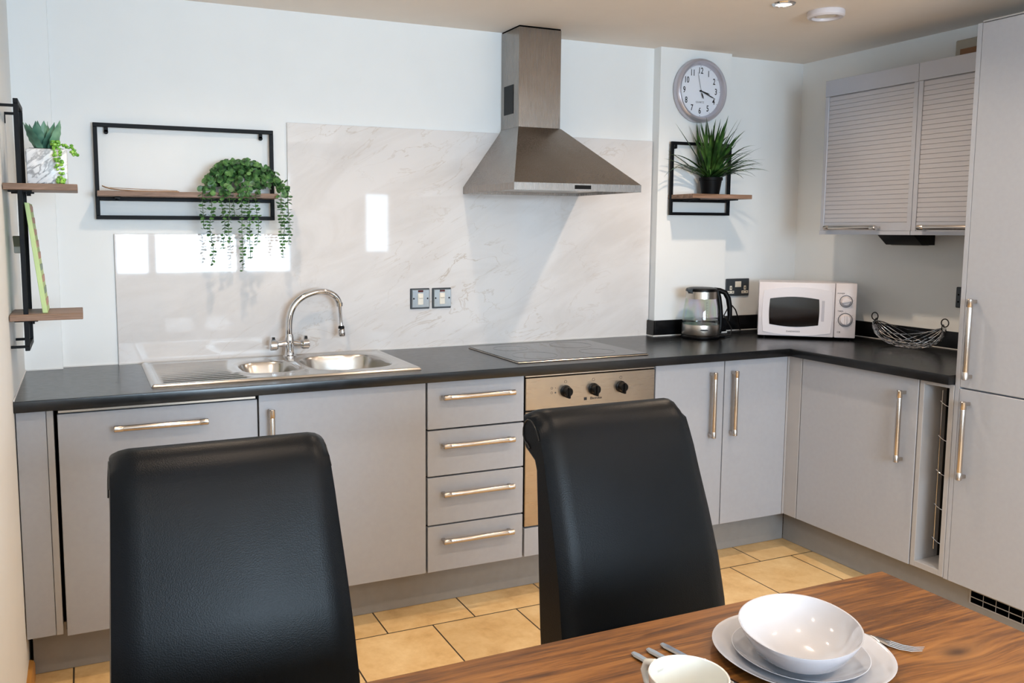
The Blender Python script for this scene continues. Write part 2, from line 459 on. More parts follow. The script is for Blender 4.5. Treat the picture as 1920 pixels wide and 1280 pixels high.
# ------------------------------------------------------------------ worktop
b = B(); z0 = ZT-.034
hx0, hx1, hy0, hy1 = .685, 1.262, -.50, -.115
ys = YF+.006
for (x0, x1, y0, y1) in ((.001, hx0, ys, -.001), (hx1, W-.001, ys, -.001), (hx0, hx1, ys, hy0), (hx0, hx1, hy1, -.001), (XF+.006, W-.001, -1.378, ys)):
    b.box(x0, x1, y0, y1, z0, ZT)
def nose(e):   # rounded front edge profile from inside to front
    return [(0, 0), (0, .034), (e*.0035, .034), (e*.0055, .033), (e*.006, .031), (e*.006, .003), (e*.0055, .001), (e*.0035, 0)]
b.prism([(ys+u, z0+v) for u, v in nose(-1)], 'x', .001, XF+.006)
b.prism([(XF+.006+u, z0+v) for u, v in nose(-1)], 'y', -1.378, ys)
tag(obj('worktop', b, M['worktop']), 'continuous black slate-look L-shaped kitchen worktop on the base cabinets', 'worktop')
# upstands and sealant
u = thing('back_upstand', 'low black upstand wrapped round the pillar behind kettle and microwave', 'upstand', (3.1, -.03, ZT))
b = B(); b.box(2.666, 2.6775, -.064, -.0115, ZT, .969, .001); b.box(2.6775, 3.102, -.064, -.0525, ZT, .969, .001); b.box(3.0905, 3.102, -.0525, -.001, ZT, .969, .001); b.box(3.102, W-.001, -.0125, -.001, ZT, .969, .001)
obj('upstand_board', b, M['worktop'], u)
b = B(); b.box(2.663, 2.666, -.066, -.012, ZT, ZT+.004); b.box(2.663, 3.104, -.067, -.064, ZT, ZT+.004); b.box(3.102, W-.013, -.0155, -.0125, ZT, ZT+.003)
obj('sealant_line', b, M['sealant'], u)
u = thing('side_upstand', 'low black upstand on right wall behind the wire basket', 'upstand', (W-.01, -.7, ZT))
b = B(); b.box(W-.0125, W-.001, -1.378, -.013, ZT, .969, .001); obj('upstand_board', b, M['worktop'], u)
b = B(); b.box(W-.0155, W-.0125, -1.378, -.016, ZT, ZT+.003); obj('sealant_line', b, M['sealant'], u)
b = B(); b.box(.001, .004, -.63, -.037, ZT, ZT+.004); b.box(.001, .123, -.040, -.036, ZT, ZT+.004); b.box(.123, .31, -.004, -.0005, ZT, ZT+.004); b.box(.31, 2.662, -.015, -.011, ZT, ZT+.003)
tag(obj('sealant_bead', b, M['sealant']), 'thin white sealant bead along the left rear edge of worktop', 'sealant')

# ------------------------------------------------------------------ handles and cabinet helpers
def bar(parent, axis, p0, length, out, name='handle'):
    """bar handle; p0 = one end on the door face, out = direction off the face"""
    p0 = Vector(p0); out = Vector(out); d = Vector({'x': (1, 0, 0), 'z': (0, 0, 1), 'y': (0, 1, 0)}[axis])
    a = p0+out*.032; e = a+d*length; r = .0096
    b = B(); b.tube([a, a+d*.002, a+d*.026, a+d*.028, a+d*.030, e-d*.030, e-d*.028, e-d*.026, e-d*.002, e],
                    [r*.85, r*1.08, r*1.08, r*.95, r, r, r*.95, r*1.08, r*1.08, r*.85], 20)
    for q in (a+d*.010, e-d*.010):
        k_ = q-out*.0315; h = Vector([.0065 if abs(c) > .5 else (.003 if abs(o2) > .5 else .0045) for c, o2 in zip(d, out)])
        lo_ = Vector([min(q[i], k_[i])-h[i]*(abs(out[i]) < .5) for i in range(3)]); hi_ = Vector([max(q[i], k_[i])+h[i]*(abs(out[i]) < .5) for i in range(3)])
        b.box(lo_.x, hi_.x, lo_.y, hi_.y, lo_.z, hi_.z, .001)
    return obj(name, b, M['nickel'], parent)
def front(parent, name, x0, x1, z0, z1):      # door or drawer front on the back run
    b = B(); b.box(x0, x1, YD, YD+.019, z0, z1, .0012); return obj(name, b, M['cab'], parent)
def sidefront(parent, name, y0, y1, z0, z1):  # the same on the right-hand run
    b = B(); b.box(XD, XD+.019, y0, y1, z0, z1, .0012); return obj(name, b, M['cab'], parent)
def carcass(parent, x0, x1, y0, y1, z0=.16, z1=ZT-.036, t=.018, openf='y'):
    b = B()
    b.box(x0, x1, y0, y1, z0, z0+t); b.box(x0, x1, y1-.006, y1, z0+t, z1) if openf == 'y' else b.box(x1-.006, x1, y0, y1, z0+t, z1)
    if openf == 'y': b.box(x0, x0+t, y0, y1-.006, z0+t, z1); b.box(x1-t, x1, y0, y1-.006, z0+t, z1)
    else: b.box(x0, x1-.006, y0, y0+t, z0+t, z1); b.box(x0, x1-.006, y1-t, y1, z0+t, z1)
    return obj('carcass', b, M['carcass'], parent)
CY = YD+.022
# left filler panel
t = thing('filler_panel', 'narrow grey filler panel between left wall and dishwasher front', 'panel', (.05, YD, .158))
b = B(); b.box(.003, .083, YD+.002, YD+.02, .158, ZT-.035, .001); obj('panel_face', b, M['cab'], t)
b = B(); b.box(.0845, .103, YD, -.05, .158, ZT-.035, .001); obj('panel_edge', b, M['cabedge'], t)
# dishwasher
t = thing('dishwasher', 'integrated dishwasher behind wide grey door, left end of worktop', 'dishwasher', (.41, -.3, .14))
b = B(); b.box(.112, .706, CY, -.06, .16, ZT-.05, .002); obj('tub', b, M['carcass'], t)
b = B(); b.box(.116, .702, YD+.001, CY+.03, ZT-.049, ZT-.0405, .001); obj('control_strip', b, M['steel'], t)
d = front(t, 'door', .114, .7065, .15, ZT-.052); bar(d, 'x', (.268, YD, .791), .28, (0, -1, 0))
# sink cabinet
t = thing('sink_cabinet', 'grey single-door cabinet under the steel sink', 'cabinet', (1.0, -.3, .158))
carcass(t, .709, 1.299, CY, -.05)
d = front(t, 'door', .712, 1.297, .158, ZT-.037); bar(d, 'z', (.748, YD, .54), .272, (0, -1, 0))
# drawers
t = thing('drawer_unit', 'grey stack of four drawers between sink cabinet and oven', 'drawers', (1.5, -.3, .158))
carcass(t, 1.301, 1.692, CY, -.05)
for z0_, z1_, hz in ((.158, .3275, .277), (.3335, .508, .4505), (.514, .680, .628), (.686, .858, .804)):
    d = front(t, 'drawer', 1.3045, 1.6895, z0_, z1_); bar(d, 'x', (1.353, YD, hz), .285, (0, -1, 0))
# oven
t = thing('oven', 'built-in stainless steel oven with three black knobs', 'oven', (1.99, -.3, .27))
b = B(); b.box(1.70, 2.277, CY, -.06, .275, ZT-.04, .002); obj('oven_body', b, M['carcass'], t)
pn = B(); pn.box(1.6975, 2.2785, YD, YD+.02, .722, ZT-.049, .002); pn = obj('control_panel', pn, M['oven'], t)
tr = B(); tr.box(1.6975, 2.2785, YD+.004, YD+.02, ZT-.047, ZT-.041, .001); obj('top_trim', tr, M['steel'], t)
b = B(); text(b, 'Electrolux', .0135, at((2.005, YD-.0003, .7495)), .95); b.box(1.951, 1.963, YD-.001, YD, .744, .755)
obj('brand_lettering', b, M['text'], pn)
b = B()
for x, z in ((1.808, .783), (1.808, .801)): b.tube([(x+.004*math.cos(a*PI/6), YD-.0004, z+.004*math.sin(a*PI/6)) for a in range(12)], .0006, 5, closed=True)
for x, z in ((1.824, .783), (1.824, .801)): b.cyl((x, YD+.0002, z), (x, YD-.0006, z), .0032 if z < .79 else .0015, 12)
for x in (1.868, 1.992, 2.117): b.tube([(x+.0055*math.cos(a*PI/6), YD-.0004, .822+.0055*math.sin(a*PI/6)) for a in range(12)], .0006, 5, closed=True)
obj('panel_symbols', b, M['greymark'], pn)
for x in (1.868, 1.992, 2.117):
    b = B(); b.lathe([(0, -.001), (.0225, -.001), (.0225, -.006), (.0185, -.0085), (.0175, -.027), (.0155, -.0295), (0, -.0295)], (x, YD, .786), 32, 'y')
    b.box(x-.0045, x+.0045, YD-.035, YD-.004, .762, .805, .002)
    obj('knob', b, M['black'], pn)
dr = B(); dr.box(1.6975, 2.2785, YD, YD+.02, .274, .717, .002); dr = obj('oven_door', dr, M['oven'], t)
b = B(); b.box(1.76, 2.215, YD-.003, YD-.0002, .33, .62, .001); obj('door_glass', b, M['glassblack'], dr)
bar(dr, 'x', (1.79, YD, .675), .40, (0, -1, 0), 'door_handle')
t = thing('oven_base_panel', 'short grey panel below the steel oven', 'panel', (1.99, YD, .158))
b = B(); b.box(1.6975, 2.2785, YD, YD+.019, .158, .268, .0012); obj('panel_face', b, M['cab'], t)
# double cabinet
t = thing('corner_cabinet', 'grey two-door base cabinet right of the oven', 'cabinet', (2.63, -.3, .158))
carcass(t, 2.281, 2.972, CY, -.05)
d = front(t, 'door', 2.2835, 2.6275, .158, ZT-.037); bar(d, 'z', (2.556, YD, .543), .274, (0, -1, 0))
d = front(t, 'door', 2.6325, 2.9705, .158, ZT-.037); bar(d, 'z', (2.667, YD, .543), .274, (0, -1, 0))
b = B(); b.box(2.9735, 3.0, YD-.001, YD+.03, .158, ZT-.036, .001); b.box(XD-.001, XD+.02, -.679, YD-.001, .158, ZT-.036, .001)
tag(obj('corner_post', b, M['cabedge']), 'slim grey corner post where the two cabinet runs meet', 'post')
# right-hand run
t = thing('base_cabinet', 'grey single-door base cabinet beside wine rack, under wire basket', 'cabinet', (3.25, -.96, .158))
carcass(t, XD+.022, W-.03, -1.24, -.684, openf='x')
d = sidefront(t, 'door', -1.2385, -.683, .158, ZT-.037); bar(d, 'z', (XD, -1.186, .538), .272, (-1, 0, 0))
t = thing('wine_rack', 'tall narrow open grey unit with wire wine bottle supports', 'wine rack', (3.2, -1.31, .158))
b = B(); y0, y1 = -1.378, -1.2435
b.box(XD, W-.03, y0, y0+.018, .16, ZT-.036, .001); b.box(XD, W-.03, y1-.018, y1, .16, ZT-.036, .001)
b.box(XD, W-.03, y0+.018, y1-.018, .16, .182, .001); b.box(XD, W-.03, y0+.018, y1-.018, ZT-.05, ZT-.036, .001)
obj('frame', b, M['cabedge'], t)
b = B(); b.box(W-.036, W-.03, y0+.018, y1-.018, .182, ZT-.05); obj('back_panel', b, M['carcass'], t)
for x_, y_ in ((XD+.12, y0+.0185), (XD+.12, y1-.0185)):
    b = B(); b.box(x_, W-.037, y_-.0004, y_+.0004, .183, ZT-.0505); obj('painted_depth_shade', b, M['carcass'], t)  # dark sheets paint in the light falling off deeper in the rack
def rackwire(yb2):
    b = B(); b.cyl((XD+.068, yb2, .225), (XD+.068, yb2, ZT-.075), .0019, 8); w_ = obj('bottle_wire', b, M['chrome'], t)
    for k in range(5):
        zz = .262+k*.128; b = B()
        b.tube([(XD+.066, yb2+.006-.062*i/10, zz-.012*math.sin(PI*i/10)+.006*(1-i/10)) for i in range(11)], .0018, 6); obj('wire_hook', b, M['chrome'], w_)
rackwire(-1.285)
# tall fridge housing
t = thing('tall_cabinet', 'tall grey cabinet with two handled doors on the right edge', 'cabinet', (3.25, -1.68, .158))
b = B(); b.box(XD+.022, W-.01, -1.985, -1.3995, .16, 2.083, .001); obj('carcass', b, M['cab'], t)
b = B(); b.box(XD+.001, W-.002, -1.397, -1.3795, .158, 2.086, .001); obj('side_panel', b, M['cab'], t)
b = B(); b.box(XD+.001, W-.002, -1.397, -1.985, 2.0865, 2.092, .001); obj('top_panel', b, M['cabedge'], t)
d = sidefront(t, 'door', -1.985, -1.3985, .856, 2.084); bar(d, 'z', (XD, -1.438, .889), .278, (-1, 0, 0))
d = sidefront(t, 'door', -1.985, -1.3985, .158, .850); bar(d, 'z', (XD, -1.438, .538), .276, (-1, 0, 0))
# plinths
b = B(); b.box(.012, XP-.001, YP, YP+.016, .001, .157, .001); tag(obj('back_plinth', b, M['plinth']), 'long grey plinth under the sink and oven cabinets', 'plinth')
t = thing('side_plinth', 'grey plinth with black vent grille under the right-hand cabinets', 'plinth', (XP, -1.2, 0))
b = B(); b.box(XP, XP+.016, -1.985, -.517, .001, .157, .001); obj('plinth_board', b, M['plinth'], t)
g = B(); g.box(XP-.004, XP-.0005, -1.86, -1.42, .068, .122, .001); g = obj('vent_frame', g, M['cabedge'], t)
b = B(); b.box(XP-.0050, XP-.0042, -1.852, -1.428, .074, .116); obj('vent_opening', b, M['darkgap'], g)
b = B(); b.box(XP-.0062, XP-.0052, -1.852, -1.428, .0935, .0965)
for k in range(9): b.box(XP-.0062, XP-.0052, -1.428-.0465*(k+1)-.0008, -1.428-.0465*(k+1)+.0008, .074, .116)
obj('vent_bars', b, M['cabedge'], g)

# ------------------------------------------------------------------ sink (pressed sheet)
def sstep(a, c, x):
    x = max(0, min(1, (x-a)/(c-a))); return x*x*(3-2*x)
t = thing('sink', 'stainless steel one and a half bowl sink with ribbed drainer', 'sink', (.85, -.3, ZT))
sx0, sx1, sy0, sy1 = .386, 1.306, -.551, -.046
bowls = [(.800, -.315, .098, .128, .10), (1.092, -.30, .158, .178, .15)]
def sinkz(x, y):
    ex = min(x-sx0, sx1-x); ey = min(y-sy0, sy1-y); e = min(ex, ey)
    z = .0078*sstep(0, .006, e) - .002*sstep(.016, .024, e)
    if .415 < x and y > sy0+.028 and y < -.095:      # drainer ribs
        xr = .700+(.02 if y < -.4 else 0)-.10*max(0, -.20-y)*0
        wgt = sstep(.415, .43, x)*(1-sstep(xr-.03-.02*math.sin((y+.5)*9), xr-.012-.02*math.sin((y+.5)*9), x))
        ph = (y-(sy0+.028))/.0357
        z += wgt*(.0026*math.cos(2*PI*ph)-.0022)
    for cx_, cy_, a, c, dp in bowls:
        d_ = ((abs(x-cx_)/a)**3.2+(abs(y-cy_)/c)**3.2)**(1/3.2)
        edge = (1-d_)*min(a, c)
        z += .0035*math.exp(-((edge+.016)/.006)**2)*.6
        z -= dp*sstep(-.002, .034, edge)**.8
    return z
b = B(); nx, ny = 330, 150; grid = []
for i in range(nx+1):
    col = []
    for j in range(ny+1):
        x = sx0+(sx1-sx0)*i/nx; y = sy0+(sy1-sy0)*j/ny
        col.append(b.bm.verts.new((x, y, ZT+.0008+sinkz(x, y))))
    grid.append(col)
for i in range(nx):
    for j in range(ny): b.bm.faces.new((grid[i][j], grid[i+1][j], grid[i+1][j+1], grid[i][j+1]))
o = obj('basin', b, M['sink'], t, smooth=60, recalc=False)
for cx_, cy_, a, c, dp in bowls:
    zb = ZT-dp+.002
    b = B(); b.lathe([(0, .003), (.012, .003), (.03, .0035), (.036, .0015), (.038, 0)], (cx_, cy_, zb), 28); obj('drain', b, M['chrome'], t)

# ------------------------------------------------------------------ mixer tap
TX, TY = .930, -.088
t = thing('mixer_tap', 'chrome mixer tap with tall arched spout behind the sink bowls', 'tap', (TX, TY, ZT+.001))
b = B(); b.lathe([(0, 0), (.026, 0), (.026, .004), (.019, .008), (.0165, .03), (.018, .045), (.0185, .06), (.0165, .078), (.0145, .088), (.0, .09)], (TX, TY, ZT+.001), 32)
b.tube([(TX-.05, TY, ZT+.048), (TX-.02, TY, ZT+.052), (TX, TY, ZT+.054), (TX+.02, TY, ZT+.052), (TX+.05, TY, ZT+.048)], [.009, .012, .016, .012, .009], 20)
obj('tap_body', b, M['chrome'], t)
for sgn in (-1, 1):
    b = B(); xx = TX+sgn*.052
    b.tube([(xx-sgn*.006, TY, ZT+.048), (xx, TY, ZT+.048), (xx+sgn*.022, TY, ZT+.048), (xx+sgn*.025, TY, ZT+.048)], [.016, .0205, .0205, .017], 24)
    b.prism([(xx+sgn*.002, ZT+.062), (xx+sgn*.020, ZT+.062), (xx+sgn*.018, ZT+.081), (xx+sgn*.005, ZT+.081)], 'y', TY-.008, TY+.008, .002)
    obj('tap_lever', b, M['chrome'], t)
pts = []; ctl = [(.930, .975), (.9295, 1.010), (.933, 1.050), (.944, 1.083), (.962, 1.108), (.990, 1.129), (1.025, 1.142), (1.058, 1.147), (1.088, 1.142), (1.112, 1.129), (1.127, 1.110), (1.133, 1.088)]
for k in range(len(ctl)-1):      # smooth arch through the control points
    p0_, p1_, p2_, p3_ = [Vector(ctl[max(0, min(len(ctl)-1, k+q))]) for q in (-1, 0, 1, 2)]
    for u_ in (0, .33, .67):
        v_ = .5*((2*p1_)+(p2_-p0_)*u_+(2*p0_-5*p1_+4*p2_-p3_)*u_*u_+(3*p1_-p0_-3*p2_+p3_)*u_**3); pts.append((v_.x, TY, v_.y))
pts.append((1.133, TY, 1.088)); n_ = len(pts)
b = B(); b.tube(pts, [.0125]*(n_-3)+[.0125, .0118, .0095], 20); obj('spout', b, M['chrome'], t)
e = Vector(pts[-1])
b = B(); b.tube([e+Vector((-.001, 0, .012)), e+Vector((.000, 0, -.002))], [.0138, .0125], 20)
b.tube([e, e+Vector((.002, 0, -.03)), e+Vector((.004, 0, -.055)), e+Vector((.006, 0, -.083))], [.008, .0065, .0065, .0085], 16); obj('spray_hose', b, M['chrome'], t)
q_ = e+Vector((.006, 0, -.084))
b = B(); b.tube([q_+Vector((0, 0, .004)), q_, q_+Vector((0, 0, -.008))], [.009, .0125, .0125], 20); obj('rubber_collar', b, M['black'], t)
b = B(); b.tube([q_+Vector((0, 0, -.009)), q_+Vector((.001, 0, -.012)), q_+Vector((.002, 0, -.030)), q_+Vector((.002, 0, -.038))], [.0115, .014, .0145, .012], 20); obj('spray_head', b, M['chrome'], t)
t.location.z += .0056        # stands on the raised sink rim

# ------------------------------------------------------------------ hob
t = thing('hob', 'flat black ceramic glass hob set in worktop below the hood', 'hob', (1.98, -.33, ZT))
b = B(); b.box(1.688, 2.281, -.562, -.105, ZT+.0003, ZT+.004, .0015); obj('hob_trim', b, M['steel'], t)
b = B(); b.box(1.691, 2.278, -.559, -.108, ZT+.0035, ZT+.0065, .0012); g = obj('glass_top', b, M['glassblack'], t)
b = B()
for x, y, r in ((1.83, -.22, .072), (1.83, -.43, .09), (2.12, -.22, .09), (2.12, -.43, .072)):
    b = B(); b.tube([(x+r*math.cos(k*PI/24), y+r*math.sin(k*PI/24), ZT+.0064) for k in range(48)], .0005, 4, closed=True); obj('zone_ring', b, M['greymark'], g)

# ------------------------------------------------------------------ cooker hood
t = thing('cooker_hood', 'stainless steel chimney cooker hood on the wall above the hob', 'cooker hood', (1.985, -.2, 1.547))
b = B()
zb, zs, zc = 1.547, 1.575, 1.822
x0, x1, yf = 1.702, 2.276, -.490; a0, a1, ay = 1.884, 2.087, -.168
v = [(x0, -.012, zb), (x1, -.012, zb), (x1, yf, zb), (x0, yf, zb), (x0, -.012, zs), (x1, -.012, zs), (x1, yf, zs), (x0, yf, zs),
     (a0, -.012, zc), (a1, -.012, zc), (a1, ay, zc), (a0, ay, zc)]
fc = [(0, 1, 5, 4), (1, 2, 6, 5), (2, 3, 7, 6), (3, 0, 4, 7), (4, 5, 9, 8), (5, 6, 10, 9), (6, 7, 11, 10), (7, 4, 8, 11), (8, 9, 10, 11)]
b.add(v, fc)
# folded-in lower lip
ins = .018; k0 = [(x0+ins, -.03, zb), (x1-ins, -.03, zb), (x1-ins, yf+ins, zb), (x0+ins, yf+ins, zb)]
k1 = [(p[0], p[1], zb+.015) for p in k0]
b.add(v[:4]+k0, [(0, 1, 5, 4), (1, 2, 6, 5), (2, 3, 7, 6), (3, 0, 4, 7)]); b.add(k0+k1, [(0, 1, 5, 4), (1, 2, 6, 5), (2, 3, 7, 6), (3, 0, 4, 7)])
bmesh.ops.remove_doubles(b.bm, verts=b.bm.verts, dist=.0001)
can = obj('canopy', b, M['hood'], t, smooth=10)
b = B(); b.box(x0+ins, x1-ins, yf+ins, -.03, zb+.012, zb+.018)
obj('grease_filter', b, M['steel'], t)
b = B(); b.box(1.886, 2.085, -.165, -.001, zc, H-.006, .0012); ch = obj('chimney', b, M['hood'], t, smooth=20)
b = B(); b.box(1.888, 2.083, -.163, -.003, H-.006, H-.0005); obj('ceiling_gap_shade', b, M['darkgap'], t)  # dark block standing in for the shaded gap under the ceiling
b = B(); b.box(1.8845, 1.8862, -.118, -.030, 1.882, 2.002, .0005); vf = obj('vent_frame', b, M['black'], ch)
b = B(); b.box(1.8835, 1.8846, -.112, -.036, 1.888, 1.996); obj('vent_mesh', b, M['darkgap'], vf)
b = B(); b.box(1.966, 2.040, yf-.0006, yf+.001, zb+.007, zb+.022); sp_ = obj('switch_strip', b, M['black'], can)
for k in range(5):
    b = B(); b.lathe([(0, -.006), (.0035, -.006), (.0045, -.004), (.0045, 0)], (1.975+k*.0142, yf-.0006, zb+.0145), 14, 'y'); obj('button', b, M['chrome'], sp_)

# ------------------------------------------------------------------ switches and sockets
def fused(x, lab):
    t = thing('fused_switch', lab, 'switch', (x, -.012, 1.064))
    b = B(); b.box(x-.0435, x+.0435, -.0165, -.0113, 1.062, 1.149, .002); b = obj('back_plate', b, M['greyplastic'], t)
    b = B(); b.box(x-.038, x+.042, -.0225, -.0165, 1.067, 1.145, .003); pl = obj('face_plate', b, M['switchplate'], t)
    b = B(); b.box(x-.011, x+.012, -.0240, -.0225, 1.133, 1.141, .0005); obj('neon_lens', b, M['red'], pl)
    b = B(); b.box(x-.012, x+.012, -.0245, -.0225, 1.080, 1.128, .0008); b.prism([(-.0245, 1.106), (-.0285, 1.109), (-.0245, 1.124)], 'x', x-.008, x+.009); obj('rocker', b, M['cream'], pl)
    for s_ in (-.030, .032):
        b = B(); b.lathe([(0, -.0010), (.0022, -.0018), (.0034, -.0008), (.0034, 0)], (x+s_, -.0225, 1.106), 14, 'y'); obj('screw', b, M['black'], pl)
fused(1.503, 'left one of two steel fused switches on the marble splashback')
fused(1.602, 'right one of two steel fused switches, nearer the hob')
t = thing('double_socket', 'dark grey double plug socket on wall between kettle and microwave', 'socket', (3.213, 0, 1.07))
b = B(); b.box(3.140, 3.286, -.010, -.0005, 1.068, 1.155, .003); pl = obj('face_plate', b, M['greyplastic'], t)
b = B(); b.box(3.194, 3.232, -.0125, -.010, 1.112, 1.141, .001); b.box(3.2125, 3.2135, -.0128, -.0124, 1.112, 1.141); obj('rockers', b, M['cream'], pl)
for xx in (3.168, 3.257):
    b = B(); b.box(xx-.007, xx+.007, -.0115, -.010, 1.098, 1.119, .0008); b.box(xx-.021, xx+.021, -.0115, -.010, 1.080, 1.094, .0008); oo = obj('pin_surround', b, M['cream'], pl)
    b = B(); b.box(xx-.0022, xx+.0022, -.0120, -.0113, 1.104, 1.113)
    for s_ in (-.0115, .0115): b.box(xx+s_-.0035, xx+s_+.0035, -.0120, -.0113, 1.0855, 1.0895)
    obj('pin_holes', b, M['darkgap'], pl)
t = thing('switched_spur', 'dark grey switch plate on right wall beside the tall cabinet', 'switch', (W, -.965, 1.074))
b = B(); b.box(W-.010, W-.0005, -1.065, -.918, 1.073, 1.160, .003); pl = obj('face_plate', b, M['greyplastic'], t)
for zz in (1.128, 1.098):
    b = B(); b.lathe([(0, -.0015), (.0035, -.0015), (.0035, 0)], (W-.010, -.932, zz), 12, 'x'); obj('screw', b, M['darkgap'], pl)

# ------------------------------------------------------------------ wall shelves
def rect_frame(b, ax_, c0, c1, u0, u1, z0, z1, s):
    """welded square-bar rectangle, thickness c0..c1 along ax_, spanning u0..u1"""
    def bx(ua, ub, za, zb_):
        if ax_ == 'y': b.box(ua, ub, c0, c1, za, zb_, .001)
        else: b.box(c0, c1, ua, ub, za, zb_, .001)
    bx(u0, u1, z0, z0+s); bx(u0, u1, z1-s, z1); bx(u0, u0+s, z0+s, z1-s); bx(u1-s, u1, z0+s, z1-s)
t = thing('long_wall_shelf', 'long black framed wall shelf with trailing plant above the sink', 'shelf', (.574, 0, 1.432))
b = B(); rect_frame(b, 'y', -.031, -.017, .253, .894, 1.430, 1.773, .0145); b.box(.2675, .8795, -.031, -.017, 1.497, 1.510, .001); fr = obj('frame', b, M['blackmetal'], t)
for xx in (.297, .848):
    b = B(); b.box(xx-.007, xx+.007, -.0175, -.0155, 1.742, 1.7585, .0005); b.lathe([(0, -.002), (.0078, -.002), (.0078, 0)], (xx, -.0155, 1.742), 16, 'y'); b.cyl((xx, -.0155, 1.743), (xx, 0, 1.743), .005, 10); tb = obj('hanging_tab', b, M['blackmetal'], fr)
    b = B(); b.lathe([(0, -.0022), (.003, -.002), (.0035, 0)], (xx, -.0175, 1.743), 12, 'y'); obj('screw', b, M['chrome'], tb)
for xx in (.325, .822):
    b = B(); b.box(xx-.009, xx+.009, -.118, -.005, 1.5045, 1.5095, .001); b.cyl((xx, -.04, 1.497), (xx, -.04, 1.505), .005, 10); obj('board_bracket', b, M['blackmetal'], t)
b = B(); b.box(.258, .889, -.128, -.003, 1.5105, 1.5290, .0015); obj('board', b, M['board'], t)
t = thing('pillar_wall_shelf', 'small black framed wall shelf with grassy plant under the clock', 'shelf', (2.91, -.052, 1.466))
b = B(); rect_frame(b, 'y', -.080, -.067, 2.733, 3.084, 1.466, 1.806, .0135); b.box(2.7465, 3.0705, -.080, -.067, 1.527, 1.540, .001); fr = obj('frame', b, M['blackmetal'], t)
for xx in (2.765, 3.052):
    b = B(); b.box(xx-.007, xx+.007, -.068, -.066, 1.775, 1.793, .0005); b.cyl((xx, -.066, 1.779), (xx, -.0525, 1.779), .005, 10); obj('hanging_tab', b, M['blackmetal'], fr)
for xx in (2.80, 3.02):
    b = B(); b.box(xx-.009, xx+.009, -.20, -.055, 1.5345, 1.5395, .001); b.cyl((xx, -.13, 1.528), (xx, -.13, 1.536), .005, 10); obj('board_bracket', b, M['blackmetal'], t)
b = B(); b.box(2.737, 3.080, -.235, -.054, 1.5405, 1.5600, .0015); obj('board', b, M['board'], t)
# left wall unit (frame parallel to left wall)
t = thing('left_wall_shelf', 'tall narrow black framed two-board shelf on the left wall', 'shelf', (.1, -.52, 1.04))
b = B(); rect_frame(b, 'x', .038, .051, -.618, -.405, 1.040, 1.765, .014); fr = obj('frame', b, M['blackmetal'], t)
for yy, zz in ((-.611, 1.745), (-.412, 1.745), (-.611, 1.052), (-.412, 1.052)):
    b = B(); b.box(.001, .040, yy-.003, yy+.003, zz-.004, zz+.004, .0005); b.box(.001, .004, yy-.003, yy+.003, zz-.03, zz-.004, .0005) if zz > 1.5 else None
    obj('wall_bracket', b, M['blackmetal'], fr)
for z_ in (1.129, 1.507):
    b = B(); b.box(.002, .197, -.632, -.425, z_, z_+.0185, .0015); obj('board', b, M['board_y'] if 0 else M['board'], t)
    for yy in (-.595, -.46):
        b = B(); b.box(.012, .075, yy-.006, yy+.006, z_-.0055, z_-.0005, .001); b.cyl((.060, yy, z_-.012), (.060, yy, z_-.004), .006, 12); obj('board_bracket', b, M['blackmetal'], t)

# ------------------------------------------------------------------ things on the shelves
t = thing('marble_planter', 'square marble-look pot of succulents on the upper left shelf', 'planter', (.118, -.53, 1.5257))
b = B(); b.box(.064, .172, -.595, -.487, 1.5262, 1.628, .003, 2)
b.box(.071, .165, -.588, -.494, 1.616, 1.6285); obj('pot', b, M['marblepot'], t)
b = B(); b.box(.072, .164, -.587, -.495, 1.622, 1.6300, .001); obj('soil', b, M['soil'], t)
b = B(); b.box(.0625, .0638, -.59, -.56, 1.588, 1.62); obj('barcode_sticker', b, M['greytext'], t)
rnd = random.Random(4)
def aloe_leaf(b, base, az, tilt, L, w):
    """thick toothed pointed leaf"""
    n = 9; ca, sa = math.cos(az), math.sin(az)
    out = Vector((ca, sa, 0)); side = Vector((-sa, ca, 0)); up = Vector((0, 0, 1)); rows = []
    p = Vector(base)
    for i in range(n+1):
        s_ = i/n; tl = tilt-.25*s_
        if i: p = p+(out*math.sin(tl)+up*math.cos(tl))*(L/n)
        nrm = out*math.cos(tl)-up*math.sin(tl)
        ww = w*1.35*(.62+1.1*s_-1.72*s_*s_)*(1+(.10 if i % 2 else -.05))
        if i == n: ww = .0006
        th = .0055*(1-s_)+.0006
        rows.append([p-side*ww, p-nrm*(-th)*1.2, p+side*ww, p-nrm*th*.2])
    vs = [[b.bm.verts.new(q) for q in r] for r in rows]
    for a, c in zip(vs, vs[1:]):
        for k in range(4): b.bm.faces.new((a[k], a[(k+1) % 4], c[(k+1) % 4], c[k]))
    b.bm.faces.new(vs[0][::-1]); b.bm.faces.new(vs[-1])
b = B()
for k in range(6): aloe_leaf(b, (.108+.012*math.cos(k), -.54+.012*math.sin(k), 1.629), k*PI/3+.35, .62, .088, .0165)
for k in range(5): aloe_leaf(b, (.108, -.54, 1.632), k*2*PI/5+.1, .32, .082, .0155)
for k in range(3): aloe_leaf(b, (.108, -.54, 1.634), k*2*PI/3+.9, .14, .070, .014)
aloe_leaf(b, (.100, -.575, 1.629), -2.3, .75, .085, .017); aloe_leaf(b, (.13, -.57, 1.629), -.7, .55, .09, .017)
obj('aloe_leaves', b, M['aloe'], t, smooth=25)
b = B()
